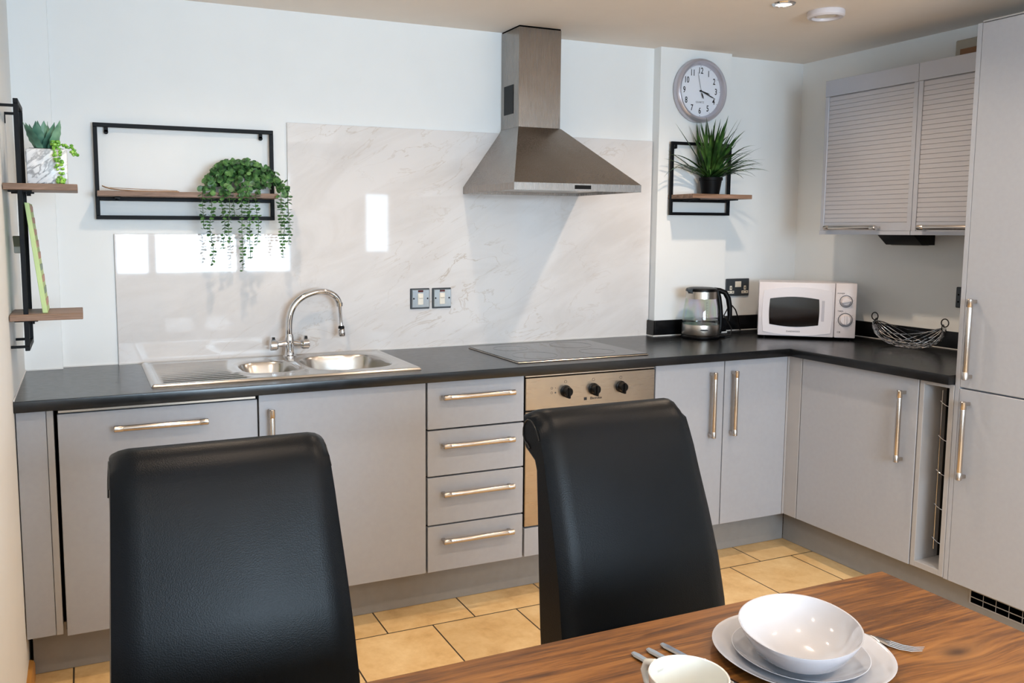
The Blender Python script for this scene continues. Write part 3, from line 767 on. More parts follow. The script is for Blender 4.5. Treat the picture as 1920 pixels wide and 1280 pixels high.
def beads(path, r, n):
    for i in range(n):
        s_ = i/(n-1)*(len(path)-1); k = min(int(s_), len(path)-2); fr_ = s_-k
        p = Vector(path[k]).lerp(Vector(path[k+1]), fr_)
        for _ in range(4):
            a = rnd.uniform(0, 2*PI); q = p+Vector((math.cos(a)*.0085, math.sin(a)*.0085, rnd.uniform(-.004, .004)))
            b.sphere(q, r*rnd.uniform(.75, 1.05), 1, .8, .75, 8, 5, Matrix.Rotation(a, 4, 'Z'))
beads([(.140, -.575, 1.64), (.143, -.597, 1.650), (.146, -.612, 1.625), (.150, -.612, 1.585), (.153, -.612, 1.54), (.155, -.612, 1.532)], .0062, 20)
beads([(.145, -.575, 1.635), (.165, -.572, 1.644), (.182, -.568, 1.636), (.192, -.566, 1.62), (.193, -.566, 1.612)], .0055, 8)
obj('bead_succulent', b, M['bead'], t)
# green sign leaning on lower board
t = thing('wall_sign', 'pale green sign with faded lettering leaning on lower left shelf', 'sign', (.10, -.5, 1.1475))
b = B(); xb, xt = .088, .0545
poly = [(xb, 1.1482), (xb+.014, 1.1482), (xt+.012, 1.470), (xt-.001, 1.472)]
b.prism(poly, 'y', -.600, -.440, .001); sg = obj('panel', b, M['sign'], t)
rn = random.Random(8)
rowsr = B(); rowsg = B(); ang = math.atan2(xb-xt, .32)
SR = Matrix.Rotation(PI/2, 4, 'Z') @ Matrix.Rotation(PI/2, 4, 'X')   # text facing +x, reading towards +y
for k in range(9):
    z_ = 1.455-k*.0345; s_ = (z_-1.148)/.322; xf_ = (xb+.014)+((xt+.012)-(xb+.014))*s_
    for j in range(3):
        yy0 = -.592+j*.050; wd = rn.uniform(.030, .044); hh = rn.uniform(.007, .011)
        tgt = rowsg if k in (5, 7) else rowsr
        tgt.prism([(xf_+.0001+.1*hh, z_-hh), (xf_+.0011+.1*hh, z_-hh), (xf_+.0009-.1*hh*0, z_+hh), (xf_-.0003, z_+hh)], 'y', yy0, yy0+wd)
obj('red_print', rowsr, M['signp'], sg); obj('grey_print', rowsg, M['signg'], sg)
# small tin hanging from the unit's frame
b = B(); b.prism([(.010, 1.374), (.0375, 1.374), (.0365, 1.322), (.014, 1.322)], 'y', -.47, -.435, .002)
t = thing('hanging_tin', 'small olive and grey tin behind the left shelf upright', 'tin', (.026, -.45, 1.322))
obj('olive_body', b, P('olive_tin_paint', '#4c4726', .5), t)
b = B(); b.box(.0125, .0372, -.4725, -.4325, 1.3215, 1.342, .002); obj('grey_base', b, M['fire'], t)
# incense boat
b = B(); pts = [(.275, -.085, 1.5475), (.285, -.085, 1.543), (.305, -.085, 1.5375), (.335, -.085, 1.534), (.38, -.085, 1.5318), (.45, -.085, 1.5312), (.51, -.085, 1.5312), (.535, -.085, 1.5312)]
vs = []
for i, p in enumerate(pts):
    w_ = .017 if 0 < i < len(pts)-1 else .011
    x, y, z = p; vs.append([b.bm.verts.new(c) for c in ((x, y-w_, z+.0015), (x, y+w_, z+.0015), (x, y+w_, z-.0015), (x, y-w_, z-.0015))])
for a, c in zip(vs, vs[1:]):
    for k in range(4): b.bm.faces.new((a[k], a[(k+1) % 4], c[(k+1) % 4], c[k]))
b.bm.faces.new(vs[0][::-1]); b.bm.faces.new(vs[-1])
b.cyl((.30, -.085, 1.541), (.53, -.085, 1.5345), .0011, 6)
tag(obj('incense_holder', b, M['bamboo']), 'thin curved wooden incense holder lying on the long wall shelf', 'incense holder')

# trailing plant
t = thing('trailing_plant', 'artificial trailing plant with round green leaves on long shelf', 'plant', (.765, -.075, 1.529))
b = B(); b.lathe([(0, 0), (.032, 0), (.040, .055), (.043, .057), (.043, .065), (.038, .065), (.036, .055), (0, .054)], (.765, -.075, 1.5295), 32); obj('pot', b, M['white'], t)
b = B(); b.lathe([(0, .056), (.0365, .057)], (.765, -.075, 1.5295), 20); obj('soil', b, M['soil'], t)
rnd = random.Random(11)
lv = B(); stm = B()
def disc(b, c, r, nrm, el=1.0):
    nrm = Vector(nrm).normalized(); u_ = nrm.orthogonal().normalized(); v_ = nrm.cross(u_)
    a0 = rnd.uniform(0, 2*PI); vs_ = []
    for k in range(9):
        a = a0+2*PI*k/9
        vs_.append(b.bm.verts.new(Vector(c)+(u_*math.cos(a)*r+v_*math.sin(a)*r*el)))
    cc = b.bm.verts.new(Vector(c)-nrm*r*.22)
    for k in range(9): b.bm.faces.new((cc, vs_[k], vs_[(k+1) % 9]))
strands = [(.612, -.135, 1.395), (.637, -.15, 1.255), (.683, -.14, 1.325), (.702, -.15, 1.345), (.728, -.12, 1.440), (.747, -.155, 1.238),
           (.776, -.15, 1.285), (.806, -.14, 1.335), (.905, -.13, 1.290), (.925, -.14, 1.330), (.893, -.15, 1.36)]
top = Vector((.765, -.075, 1.585))
for ex_, ey_, ez_ in strands:
    e_ = Vector((ex_, ey_, 1.53)); d_ = e_-top; pk = 1.655-.25*abs(d_.x)**1.0*.5
    path = []
    for i in range(15):
        s_ = i/14; p = top+Vector((d_.x*s_**.9, d_.y*s_, 0)); p.z = top.z+(1-s_)*s_*4*(pk-top.z)*.85+(1.53-top.z)*s_**2
        path.append(p)
    nh = int((1.53-ez_)/.012); sway = rnd.uniform(-.008, .008)
    for i in range(1, nh+1): path.append(Vector((ex_+sway*math.sin(i*.45), ey_+.004*math.sin(i*.6), 1.53-i*.012)))
    stm.tube(path, .0011, 5)
    for i, p in enumerate(path[2:]):
        hang = i > 12; fr_ = (i-12)/max(1, nh)
        for sd in ((-1, 1) if hang else (-1, 1, 0)):
            r = (.0105-.004*fr_) if hang else rnd.uniform(.010, .0135)
            if hang:
                a = rnd.uniform(-.9, .9)+(0 if i % 2 else 1.3); off = Vector((math.cos(a)*sd, math.sin(a)*sd, 0))*r*1.05
                nrm = Vector((rnd.uniform(-.45, .45), rnd.uniform(-.7, .2), rnd.uniform(.5, 1)))
            else:
                off = Vector((rnd.uniform(-1, 1), rnd.uniform(-1, .6), rnd.uniform(-.8, 1)))*.013; nrm = Vector((rnd.uniform(-.8, .8), rnd.uniform(-1, -.1), rnd.uniform(-.2, 1)))
            disc(lv, p+off, r*rnd.uniform(.85, 1.1), nrm, .85)
for _ in range(300):   # dense crown
    a = rnd.uniform(0, PI); R_ = rnd.uniform(.05, 1)
    x = .748+math.cos(a)*.118*R_**.4; z = 1.552+math.sin(a)*.105*R_**.35; y = -.075+rnd.uniform(-.07, .035)
    disc(lv, (x, y, z), rnd.uniform(.008, .0135), (rnd.uniform(-.7, .7), rnd.uniform(-1, -.1), rnd.uniform(-.3, .9)), .88)
for v_ in lv.bm.verts:      # nothing pokes into the wall
    if v_.co.y > -.014: v_.co.y = -.014
obj('foliage', lv, M['euc'], t, smooth=60, recalc=False); obj('stems', stm, M['stem'], t)

# grassy plant on pillar shelf
px_, py_, pz_ = 2.918, -.135, 1.5605
t = thing('grass_plant', 'spiky green potted grass plant on the shelf beneath the clock', 'plant', (px_, py_, pz_))
b = B(); b.lathe([(0, 0), (.038, 0), (.040, .002), (.050, .066), (.054, .067), (.054, .080), (.050, .080), (.049, .072), (0, .071)], (px_, py_, pz_), 36); obj('pot', b, M['pot'], t)
b = B(); b.lathe([(0, .0715), (.049, .072)], (px_, py_, pz_), 24); obj('soil', b, M['soil'], t)
rnd = random.Random(21); gr = B()
def blade(base, az, lean, L, w, droop):
    out = Vector((math.cos(az), math.sin(az), 0)); side = Vector((-math.sin(az), math.cos(az), 0)); n = 9
    p = Vector(base); rows = []
    for i in range(n+1):
        s_ = i/n; tl = lean+droop*s_*s_
        if i: p = p+(out*math.sin(tl)+Vector((0, 0, 1))*math.cos(tl))*(L/n)
        if p.y > -.062: p.y = -.062-rnd.uniform(0, .002)
        ww = w*math.sin(PI*min(1, .18+.82*s_))**.7*(1-s_*.35) if i < n else .0003
        nr = out*math.cos(tl)-Vector((0, 0, 1))*math.sin(tl)
        rows.append((p-side*ww+nr*ww*.35, p.copy(), p+side*ww+nr*ww*.35))
    vs_ = [[gr.bm.verts.new(q) for q in r] for r in rows]
    for a, c in zip(vs_, vs_[1:]):
        for k in range(2): gr.bm.faces.new((a[k], a[k+1], c[k+1], c[k]))
for k in range(92):
    az = rnd.uniform(-PI, PI)
    if math.sin(az) > .3 and rnd.random() < .6: az = -az
    lean = abs(rnd.gauss(.50, .40)); L = rnd.uniform(.18, .325)-.05*max(0, lean-.6)
    blade((px_+rnd.uniform(-.022, .022), py_+rnd.uniform(-.022, .022), pz_+.071), az, min(lean, 1.1), L, rnd.uniform(.0070, .0120), rnd.uniform(.05, 1.3)*(1.2 if lean > .5 else .5))
for k in range(16):
    blade((px_, py_, pz_+.071), rnd.uniform(-1.2, .3), rnd.uniform(.85, 1.25), rnd.uniform(.20, .27), .0065, rnd.uniform(.2, 1.0))
obj('leaf_blades', gr, M['grass'], t, smooth=70, recalc=False)

# ------------------------------------------------------------------ clock
cx_, cy_, cz_ = 2.894, -.0525, 2.046
t = thing('wall_clock', 'round silver-rimmed white wall clock above the pillar shelf', 'clock', (cx_, cy_, cz_-.14))
def circ(r, h): return (r, h)
b = B(); b.lathe([(0, 0), (.140, 0), (.147, -.006), (.148, -.022), (.143, -.034), (.134, -.040), (.126, -.038), (.120, -.028), (.117, -.018)], (cx_, cy_, cz_), 96, 'y'); obj('rim', b, M['clockrim'], t)
b = B(); b.lathe([(0, -.016), (.1185, -.016), (.1185, -.010), (0, -.010)], (cx_, cy_, cz_), 72, 'y'); fc_ = obj('dial', b, M['clockface'], t)
b = B(); yy = cy_-.0163
for k in range(12):
    a = PI/2-(k+1)*PI/6
    text(b, str(k+1), .040, at((cx_+.092*math.cos(a), yy, cz_+.092*math.sin(a))), .74, .0003)
for k in range(12):
    a = k*PI/6; c_, s_ = math.cos(a), math.sin(a)
    b.cyl((cx_+.111*c_, yy, cz_+.111*s_), (cx_+.1165*c_, yy, cz_+.1165*s_), .0006, 5)
obj('numerals', b, M['text'], fc_)
b = B(); text(b, 'QUARTZ', .011, at((cx_, yy, cz_-.052)), 1.1, .0002); obj('dial_lettering', b, M['greytext'], fc_)
def hand(name, ang, L, w, y, tail, mat='text'):
    c_, s_ = math.cos(ang), math.sin(ang); b = B()
    q = [(-tail, -w*.8), (L*.75, -w), (L, 0), (L*.75, w), (-tail, w*.8)]
    b.prism([(cx_+u*c_-v2*s_, cz_+u*s_+v2*c_) for u, v2 in q], 'y', y, y-.001); obj(name, b, M[mat], t)
hand('hour_hand', math.radians(-14), .058, .0030, cy_-.0185, .0)
hand('minute_hand', math.radians(-21), .094, .0022, cy_-.0205, .0)
hand('second_hand', math.radians(104), .088, .0006, cy_-.0225, .035)
hand('second_hand_weight', math.radians(-66), .040, .0022, cy_-.0226, -.012)
b = B(); b.lathe([(0, -.0245), (.004, -.024), (.0045, -.016)], (cx_, cy_, cz_), 16, 'y'); obj('hand_pin', b, M['text'], t)

# ------------------------------------------------------------------ kettle
KX, KY = 2.836, -.195; K = (KX, KY, ZT)
t = thing('kettle', 'clear glass and steel electric kettle with black handle on worktop', 'kettle', K)
b = B(); b.lathe([(0, .0006), (.080, .0006), (.086, .004), (.087, .012), (.082, .017), (0, .017)], K, 48); b.tube([(KX+.07, KY-.03, ZT+.01), (KX+.105, KY-.045, ZT+.009)], [.012, .008], 14); obj('power_base', b, M['black'], t)
b = B(); b.lathe([(0, .018), (.083, .018), (.0855, .022), (.0845, .060), (.0835, .066), (0, .066)], K, 56); lo_ = obj('steel_base', b, M['steel'], t)
ra = math.atan2(-.30, -.12)
b = B(); bm_ = Matrix.Translation((KX-.0395, KY-.0757, ZT+.045)) @ Matrix.Rotation(-.48, 4, 'Z') @ FRONT
t2 = bmesh.new(); bmesh.ops.create_uvsphere(t2, u_segments=20, v_segments=8, radius=1); b.merge(t2, bm_ @ Matrix.Diagonal((.019, .0036, .0012, 1))); obj('brand_badge', b, M['text'], lo_)
gp = [(.0835, .066), (.0842, .080), (.082, .110), (.077, .145), (.0725, .172), (.0705, .186)]
b = B(); b.lathe(gp, K, 56); gl = obj('glass_jug', b, M['kglass'], t)
b = B(); b.lathe([(0, .0675), (.0803, .0675), (.0812, .080), (.0810, .088), (0, .088)], K, 48); obj('water', b, M['water'], t)
b = B()
for k in range(7):
    a = -1.95; r = .0838-.0011*k; zz = .098+k*.012
    b.tube([(KX+r*math.cos(a+j*.02), KY+r*math.sin(a+j*.02), ZT+zz) for j in range(5)], .0005, 4)
b.tube([(KX+(.0840-.0001*j*j*.12-.0006*j)*math.cos(-1.95), KY+(.0840-.0006*j)*math.sin(-1.95), ZT+.094+j*.009) for j in range(10)], .0004, 4)
obj('level_marks', b, M['greymark'], gl)
b = B(); b.lathe([(.0705, .186), (.0720, .186), (.0705, .2185), (.066, .2185), (.066, .186)], K, 56)
dirs = Vector((-.90, -.10, 0)).normalized(); sd = Vector((-dirs.y, dirs.x, 0)); o_ = Vector(K)
obj('steel_collar', b, M['steel'], t)
b = B(); b.lathe([(0, .219), (.0715, .219), (.0725, .224), (.069, .232), (.055, .2365), (0, .238)], K, 48)
p_ = [o_+dirs*.062+sd*.018, o_+dirs*.092, o_+dirs*.062-sd*.018]
vs_ = b.add([p_[0]+Vector((0, 0, .232)), p_[1]+Vector((0, 0, .229)), p_[2]+Vector((0, 0, .232)), p_[0]+Vector((0, 0, .205)), p_[1]+Vector((0, 0, .224)), p_[2]+Vector((0, 0, .205))],
      [(0, 1, 2), (5, 4, 3), (0, 3, 4, 1), (1, 4, 5, 2), (2, 5, 3, 0)])
obj('lid_and_spout', b, M['black'], t)
hd = Vector((.94, -.34, 0)).normalized()
b = B()
pp = [(.060, .226), (.085, .222), (.112, .212), (.128, .185), (.136, .145), (.138, .105), (.134, .078)]
b.tube([o_+hd*u_+Vector((0, 0, z_)) for u_, z_ in pp], [.011, .012, .0125, .0125, .012, .011, .008], 14)
pp = [(.074, .222), (.082, .19), (.089, .15), (.094, .10), (.094, .05), (.088, .022)]
b.tube([o_+hd*u_+Vector((0, 0, z_)) for u_, z_ in pp], [.012, .0125, .012, .0125, .014, .010], 14)
obj('handle', b, M['black'], t)
b = B(); b.tube([(KX+.10, KY-.04, ZT+.008), (KX+.16, KY-.02, ZT+.006), (KX+.21, KY+.03, ZT+.03), (3.045, -.11, ZT+.09), (3.08, -.10, 1.025), (3.115, -.085, 1.028), (3.15, -.07, 1.005), (3.18, -.055, .965), (3.20, -.045, .925), (3.21, -.04, ZT+.004)], .0032, 8)
obj('power_cord', b, M['black'], t)

# ------------------------------------------------------------------ microwave (stands diagonally in the corner)
A_ = Vector((3.108, -.272, 0)); Bq = Vector((3.425, -.548, 0)); dv = Bq-A_; MW_, ang = dv.length, math.atan2(dv.y, dv.x)
t = thing('microwave', 'white microwave oven set diagonally in the worktop corner', 'microwave', (A_.x, A_.y, ZT), ang)
mh0, mh1 = .012, .262
b = B(); b.prism([(.002, .004), (MW_-.002, .004), (MW_-.004, .215), (MW_-.03, .228), (.03, .228), (.004, .215)], 'z', mh0, mh1-.003, .003); obj('housing', b, M['white'], t, world=False)
b = B(); dx1 = MW_*.785; b.box(0, dx1-.001, -.018, .004, mh0, mh1, .004, 2)
dr = obj('door', b, M['white'], t, world=False)
def barrel(x0, x1, z0, z1, bow, n=12, side=.006):
    pts_ = []
    for i in range(n+1): s_ = i/n; pts_.append((x0+(x1-x0)*s_, z0-bow*math.sin(PI*s_)))
    for i in range(1, n): s_ = i/n; pts_.append((x1+side*math.sin(PI*s_), z0+(z1-z0)*s_))
    for i in range(n+1): s_ = i/n; pts_.append((x1-(x1-x0)*s_, z1+bow*math.sin(PI*s_)))
    for i in range(1, n): s_ = i/n; pts_.append((x0-side*math.sin(PI*s_), z1-(z1-z0)*s_))
    return pts_
b = B(); b.prism(barrel(.022, dx1-.014, .030, .226, .016), 'y', -.0205, -.0175, .001); fr = obj('door_frame', b, M['white'], dr, world=False)
b = B(); b.prism(barrel(.050, dx1-.068, .066, .186, .010, side=.003), 'y', -.0222, -.0204, .0006); obj('door_window', b, M['glassblack'], dr, world=False)
b = B(); b.box(dx1-.056, dx1-.044, -.0215, -.0203, .085, .180, .001); obj('door_grip', b, P('shaded_grey_grip', '#b3aeb4', .4), dr, world=False)  # grip's shade is put into its grey colour
b = B(); text(b, 'DAEWOO', .0105, at((.155, -.0206, .034)), 1.25, .0003); obj('brand_lettering', b, M['greymark'], dr, world=False)
b = B(); b.box(dx1+.001, MW_, -.018, .004, mh0, mh1, .004, 2); cp = obj('control_panel', b, M['white'], t, world=False)
xm = (dx1+MW_)/2+.001
for zz, rr_, an in ((.180, .0235, .25), (.095, .027, PI/2)):
    b = B(); b.tube([(xm+(rr_+.003)*math.cos(k*PI/20), -.0186, zz+(rr_+.003)*math.sin(k*PI/20)) for k in range(40)], .0016, 5, closed=True)
    for k in range(11):
        a = PI*1.25-k*PI*1.5/10
        b.box(xm+(rr_+.0095)*math.cos(a)-.0008, xm+(rr_+.0095)*math.cos(a)+.0008, -.0184, -.0178, zz+(rr_+.0095)*math.sin(a)-.0008, zz+(rr_+.0095)*math.sin(a)+.0008)
    obj('dial_marks', b, M['greymark'], cp, world=False)
    b = B(); b.lathe([(0, -.030), (rr_-.007, -.030), (rr_-.004, -.027), (rr_, -.018)], (xm, 0, zz), 36, 'y')
    c_, s_ = math.cos(an), math.sin(an); q = [(-.021, -.0045), (.021, -.0045), (.021, .0045), (-.021, .0045)]
    b.prism([(xm+u_*c_-v2*s_, zz+u_*s_+v2*c_) for u_, v2 in q], 'y', -.038, -.024, .0015)
    obj('knob', b, M['white'], cp, world=False)
b = B(); text(b, 'POWER', .0075, at((xm-.022, -.0183, .2155)), 1.2, .0002); text(b, 'TIMER', .0075, at((xm-.022, -.0183, .1345)), 1.2, .0002); text(b, 'CE', .010, at((xm-.026, -.0183, .038)), 1.2, .0002)
obj('panel_lettering', b, M['greymark'], cp, world=False)
for x_, y_ in ((.03, .02), (MW_-.03, .02), (.05, .19), (MW_-.05, .19)):
    b = B(); b.lathe([(0, .0004), (.010, .0004), (.012, .013), (0, .013)], (x_, y_, 0), 16); obj('foot', b, M['black'], t, world=False)

# ------------------------------------------------------------------ wire basket
t = thing('wire_basket', 'hammock-shaped chrome wire fruit basket on worktop by right wall', 'basket', (3.43, -.82, ZT))
bx, ya, yb_ = 3.43, -.655, -.985
E1 = Vector((bx, ya, 1.005)); E2 = Vector((bx, yb_, 1.008))
b = B()
for k in range(22):
    fam = 1 if k % 2 else -1; ph = -1.42+2.84*(k//2)/10; pts_ = []
    for i in range(33):
        q_ = (1-math.cos(PI*i/32))/2; R_ = max(0, 1-(2*q_-1)**2)**.5
        a_ = max(-1.5, min(1.5, ph*.8+fam*.62*(q_-.5)*2)) if abs(ph) < 1.4 else ph
        y = ya+(yb_-ya)*q_+(.022*R_*(1-2*q_)*math.cos(a_))
        x = bx+.085*R_*math.sin(a_)
        z = E1.z-.006-.026*(4*q_*(1-q_))*(1-math.cos(a_))-.103*R_*max(0, math.cos(a_))
        pts_.append((x, y, max(z, ZT+.0016)))
    b.tube(pts_, .0017, 6)
obj('cradle_wires', b, M['chrome'], t)
DR = P('dark_chrome_ring', '#3c3a3a', .15, 1)
for E_, s_ in ((E1, 1), (E2, -1)):
    c0 = E_+Vector((0, s_*.006, .012)); b = B(); b.tube([c0+Vector((0, .0165*math.cos(a*PI/10), .0165*math.sin(a*PI/10))) for a in range(20)], .0024, 8, closed=True); obj('hanging_ring', b, DR, t)
    c1 = E_+Vector((0, -s_*.002, -.008)); b = B(); b.tube([c1+Vector((.013*math.cos(a*PI/10), .005*math.cos(a*PI/10), .012*math.sin(a*PI/10))) for a in range(20)], .002, 8, closed=True); obj('gather_ring', b, DR, t)

# ------------------------------------------------------------------ wall cabinets with tambour shutters
XC = W-.284
def wallcab(y0, y1, lab):
    t = thing('tambour_wall_cabinet', lab, 'cabinet', ((XC+W)/2, (y0+y1)/2, 1.38))
    b = B(); b.box(XC+.012, W-.001, y0+.001, y1-.001, 1.395, 2.060, .001); obj('carcass', b, M['wallcab'], t)
    b = B(); b.box(XC-.006, W-.001, y0, y1, 1.378, 1.395, .001); obj('bottom_panel', b, M['wallcab'], t)
    b = B(); b.box(XC-.006, XC+.012, y0, y1, 1.992, 2.063, .001); obj('top_fascia', b, M['wallcab'], t)
    b = B(); b.box(XC-.003, XC+.012, y0, y0+.020, 1.395, 1.992, .001); obj('side_rail', b, M['wallcab'], t)
    b = B(); b.box(XC-.003, XC+.012, y1-.020, y1, 1.395, 1.992, .001); obj('side_rail', b, M['wallcab'], t)
    b = B(); z = 1.431; prof = []
    while z < 1.990:
        z2 = min(z+.0192, 1.991)
        prof += [(XC+.0050, z), (XC+.0050, z+.0012), (XC+.0012, z+.0014), (XC+.0010, z2-.0003), (XC+.0050, z2-.0001)]; z = z2
    prof = [(XC+.0115, 1.431)]+prof+[(XC+.0115, 1.991)]
    b.prism(prof, 'y', y0+.0205, y1-.0205); sh = obj('tambour_shutter', b, M['tambour'], t, smooth=20)
    b = B(); b.box(XC, XC+.0115, y0+.0205, y1-.0205, 1.3955, 1.4305, .001); rl = obj('shutter_rail', b, M['wallcab'], t)
    yc0 = y1-.052 if True else 0
    bar(rl, 'y', (XC, y1-.052-.276, 1.4085), .276, (-1, 0, 0))
wallcab(-.906, -.432, 'silver wall cabinet with slatted shutter, the one nearer the corner')
wallcab(-1.377, -.908, 'silver wall cabinet with slatted shutter, beside the tall cabinet')
t = thing('storage_box', 'small grey and brown box lying on top of the wall cabinets', 'box', (3.42, -1.24, 2.064))
b = B(); b.box(3.34, 3.50, -1.372, -1.03, 2.0635, 2.128, .004); obj('box_body', b, P('mid_grey_card', '#85857f', .6), t)
b = B(); b.box(3.328, 3.3395, -1.372, -1.06, 2.0635, 2.090, .001); obj('brown_label_strip', b, P('brown_card', '#6b4a2e', .6), t)
t = thing('under_cabinet_light', 'small dark wedge light fixed below the silver wall cabinets', 'light', (3.42, -.80, 1.335))
b = B(); b.prism([(3.37, 1.3778), (3.50, 1.3778), (3.50, 1.335), (3.425, 1.335)], 'y', -.870, -.690, .001); obj('casing', b, M['black'], t)
b = B(); b.box(3.432, 3.49, -.850, -.710, 1.3325, 1.3348, .0008); obj('diffuser', b, M['fire'], t)

# ------------------------------------------------------------------ ceiling fittings
LL = 'lit recessed ceiling downlight '
lamp_labels = {1: LL+'in front of the hood chimney', 2: LL+'above the kitchen sink', 3: LL+'between tall cabinet and right chair', 4: LL+'above the right dining chair', 5: LL+'above the left dining chair', 6: LL+'behind the table on the right', 7: LL+'behind the table in the middle', 8: LL+'behind the table near left wall', 0: 'lit recessed ceiling downlight in front of the round ceiling vent'}
for k, (x, y) in enumerate(SPOTS):
    t = thing('downlight', lamp_labels.get(k, 'lit recessed ceiling downlight elsewhere on the kitchen ceiling'), 'downlight', (x, y, H), group='ceiling downlights')
    b = B(); b.lathe([(.0285, -.001), (.030, -.006), (.040, -.004), (.043, -.0004)], (x, y, H), 36); obj('bezel', b, M['chrome'], t)
    b = B(); b.lathe([(0, -.0035), (.0285, -.0035), (.0285, -.0006)], (x, y, H), 28); obj('lamp_lens', b, M['lamp'], t)
    l = bpy.data.lights.new('downlight_beam', 'SPOT'); l.energy = SPOT_W[k]; l.color = (1, .78, .58)
    l.spot_size = math.radians(150); l.spot_blend = .9; l.shadow_soft_size = .022
    lo_ = bpy.data.objects.new('downlight_beam', l); C.objects.link(lo_); lo_.location = (x, y, H-.03)
t = thing('ceiling_vent', 'round white extractor vent valve on the ceiling', 'vent', (2.86, -.842, H))
b = B(); b.lathe([(.0, -.0005), (.066, -.0005), (.068, -.004), (.068, -.020), (.062, -.026), (.052, -.026), (.049, -.020), (.049, -.004)], (2.86, -.842, H), 56); obj('outer_ring', b, M['white'], t)
b = B(); b.lathe([(0, -.019), (.036, -.018), (.044, -.012), (.044, -.006)], (2.86, -.842, H), 40); obj('centre_disc', b, M['cream'], t)

# ------------------------------------------------------------------ dining chairs
def chair(x0, x1, dy, label):
    cx = (x0+x1)/2; hw = (x1-x0)/2
    t = thing('dining_chair', label, 'chair', (cx, -1.9+dy, 0))
    prof = [(-1.995, .40), (-1.985, .50), (-1.970, .58), (-1.950, .67), (-1.917, .77), (-1.882, .86), (-1.866, .905), (-1.850, .940), (-1.838, .965), (-1.822, .986), (-1.800, 1.001), (-1.778, 1.005),
            (-1.757, 1.000), (-1.739, .984), (-1.730, .960), (-1.733, .935), (-1.748, .916), (-1.770, .907), (-1.790, .898), (-1.800, .880), (-1.812, .80), (-1.828, .68), (-1.845, .55), (-1.862, .40)]
    # finer sampling
    b = B(); rings = []; N = 24
    for i in range(N+1):
        s_ = -1+2*i/N
        e = abs(s_); inset = .018*max(0, (e-.82)/.18)**2; ring = []
        for (y, z) in prof:
            wz = hw*(1+.085*max(0, min(1, (.98-z)/.40))); cyy, czz = (-1.80-.36*(.96-z)*.5, z)
            bulge = .010*(1-e**2)*max(0, 1-((z-.66)/.30)**2)
            x = cx+s_*wz; yy = y
            if y < -1.80-.20*(.96-z) or z > .99: yy = y-bulge+inset
            else: yy = y-inset*.8
            zz = z-(inset*.8 if z > .97 else 0)
            ring.append(b.bm.verts.new((x, yy+dy, zz)))
        rings.append(ring)
    n = len(prof)
    for a, c in zip(rings, rings[1:]):
        for k in range(n): b.bm.faces.new((a[k], a[(k+1) % n], c[(k+1) % n], c[k]))
    b.bm.faces.new(rings[0][::-1]); b.bm.faces.new(rings[-1])
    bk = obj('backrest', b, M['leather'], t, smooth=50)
    md = bk.modifiers.new('soft', 'BEVEL'); md.width = .006; md.segments = 3; md.limit_method = 'ANGLE'; md.angle_limit = math.radians(55)
    for s_ in (-1, 1):          # stitched seam round each scroll end
        b = B(); pts_ = []
        for (y, z) in prof[7:19]:
            v_ = Vector((y+1.787, z-.957)); v_ *= max(0, 1-.023/v_.length)
            wz = hw*(1+.085*max(0, min(1, (.98-z)/.40)))
            pts_.append((cx+s_*(wz+.0004), v_.x-1.787+.004+dy, v_.y+.957))
        b.tube(pts_, .0018, 6); obj('piping', b, M['seam'], bk)
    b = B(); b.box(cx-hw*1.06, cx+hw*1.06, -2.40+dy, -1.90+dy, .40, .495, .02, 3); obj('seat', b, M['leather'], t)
    for lx in (-1, 1):
        for ly in (-2.37, -1.90):
            b = B(); X_ = cx+lx*(hw*1.02-.022); Y_ = ly+dy
            b.add([(X_-.019, Y_-.019, .41), (X_+.019, Y_-.019, .41), (X_+.019, Y_+.019, .41), (X_-.019, Y_+.019, .41),
                   (X_-.014, Y_-.014+(.03 if ly > -2 else 0), 0.0005), (X_+.014, Y_-.014+(.03 if ly > -2 else 0), .0005), (X_+.014, Y_+.014+(.03 if ly > -2 else 0), .0005), (X_-.014, Y_+.014+(.03 if ly > -2 else 0), .0005)],
                  [(0, 1, 2, 3), (7, 6, 5, 4), (0, 4, 5, 1), (1, 5, 6, 2), (2, 6, 7, 3), (3, 7, 4, 0)])
            obj('leg', b, P('dark_wood_leg', '#23170f', .4), t)
chair(.232, .622, -.012, 'black leather scroll-back dining chair on the left, in front of dishwasher')
chair(1.087, 1.474, 0.0, 'black leather scroll-back dining chair on the right, in front of oven')

# ------------------------------------------------------------------ table
TZ = .750
t = thing('dining_table', 'brown walnut dining table with laid crockery in the foreground', 'table', (.85, -2.70, 0))
b = B(); b.box(.06, 1.580, -3.16, -2.281, TZ-.032, TZ, .002); obj('tabletop', b, M['table'], t, world=True)
b = B(); b.box(.13, 1.515, -3.07, -2.371, TZ-.10, TZ-.033); b2 = obj('apron', b, M['table'], t)
for x_ in (.11, 1.535):
    for y_ in (-3.08, -2.36):
        b = B(); b.box(x_-.032, x_+.032, y_-.032, y_+.032, 0.0005, TZ-.0325, .003); obj('leg', b, M['table'], t)

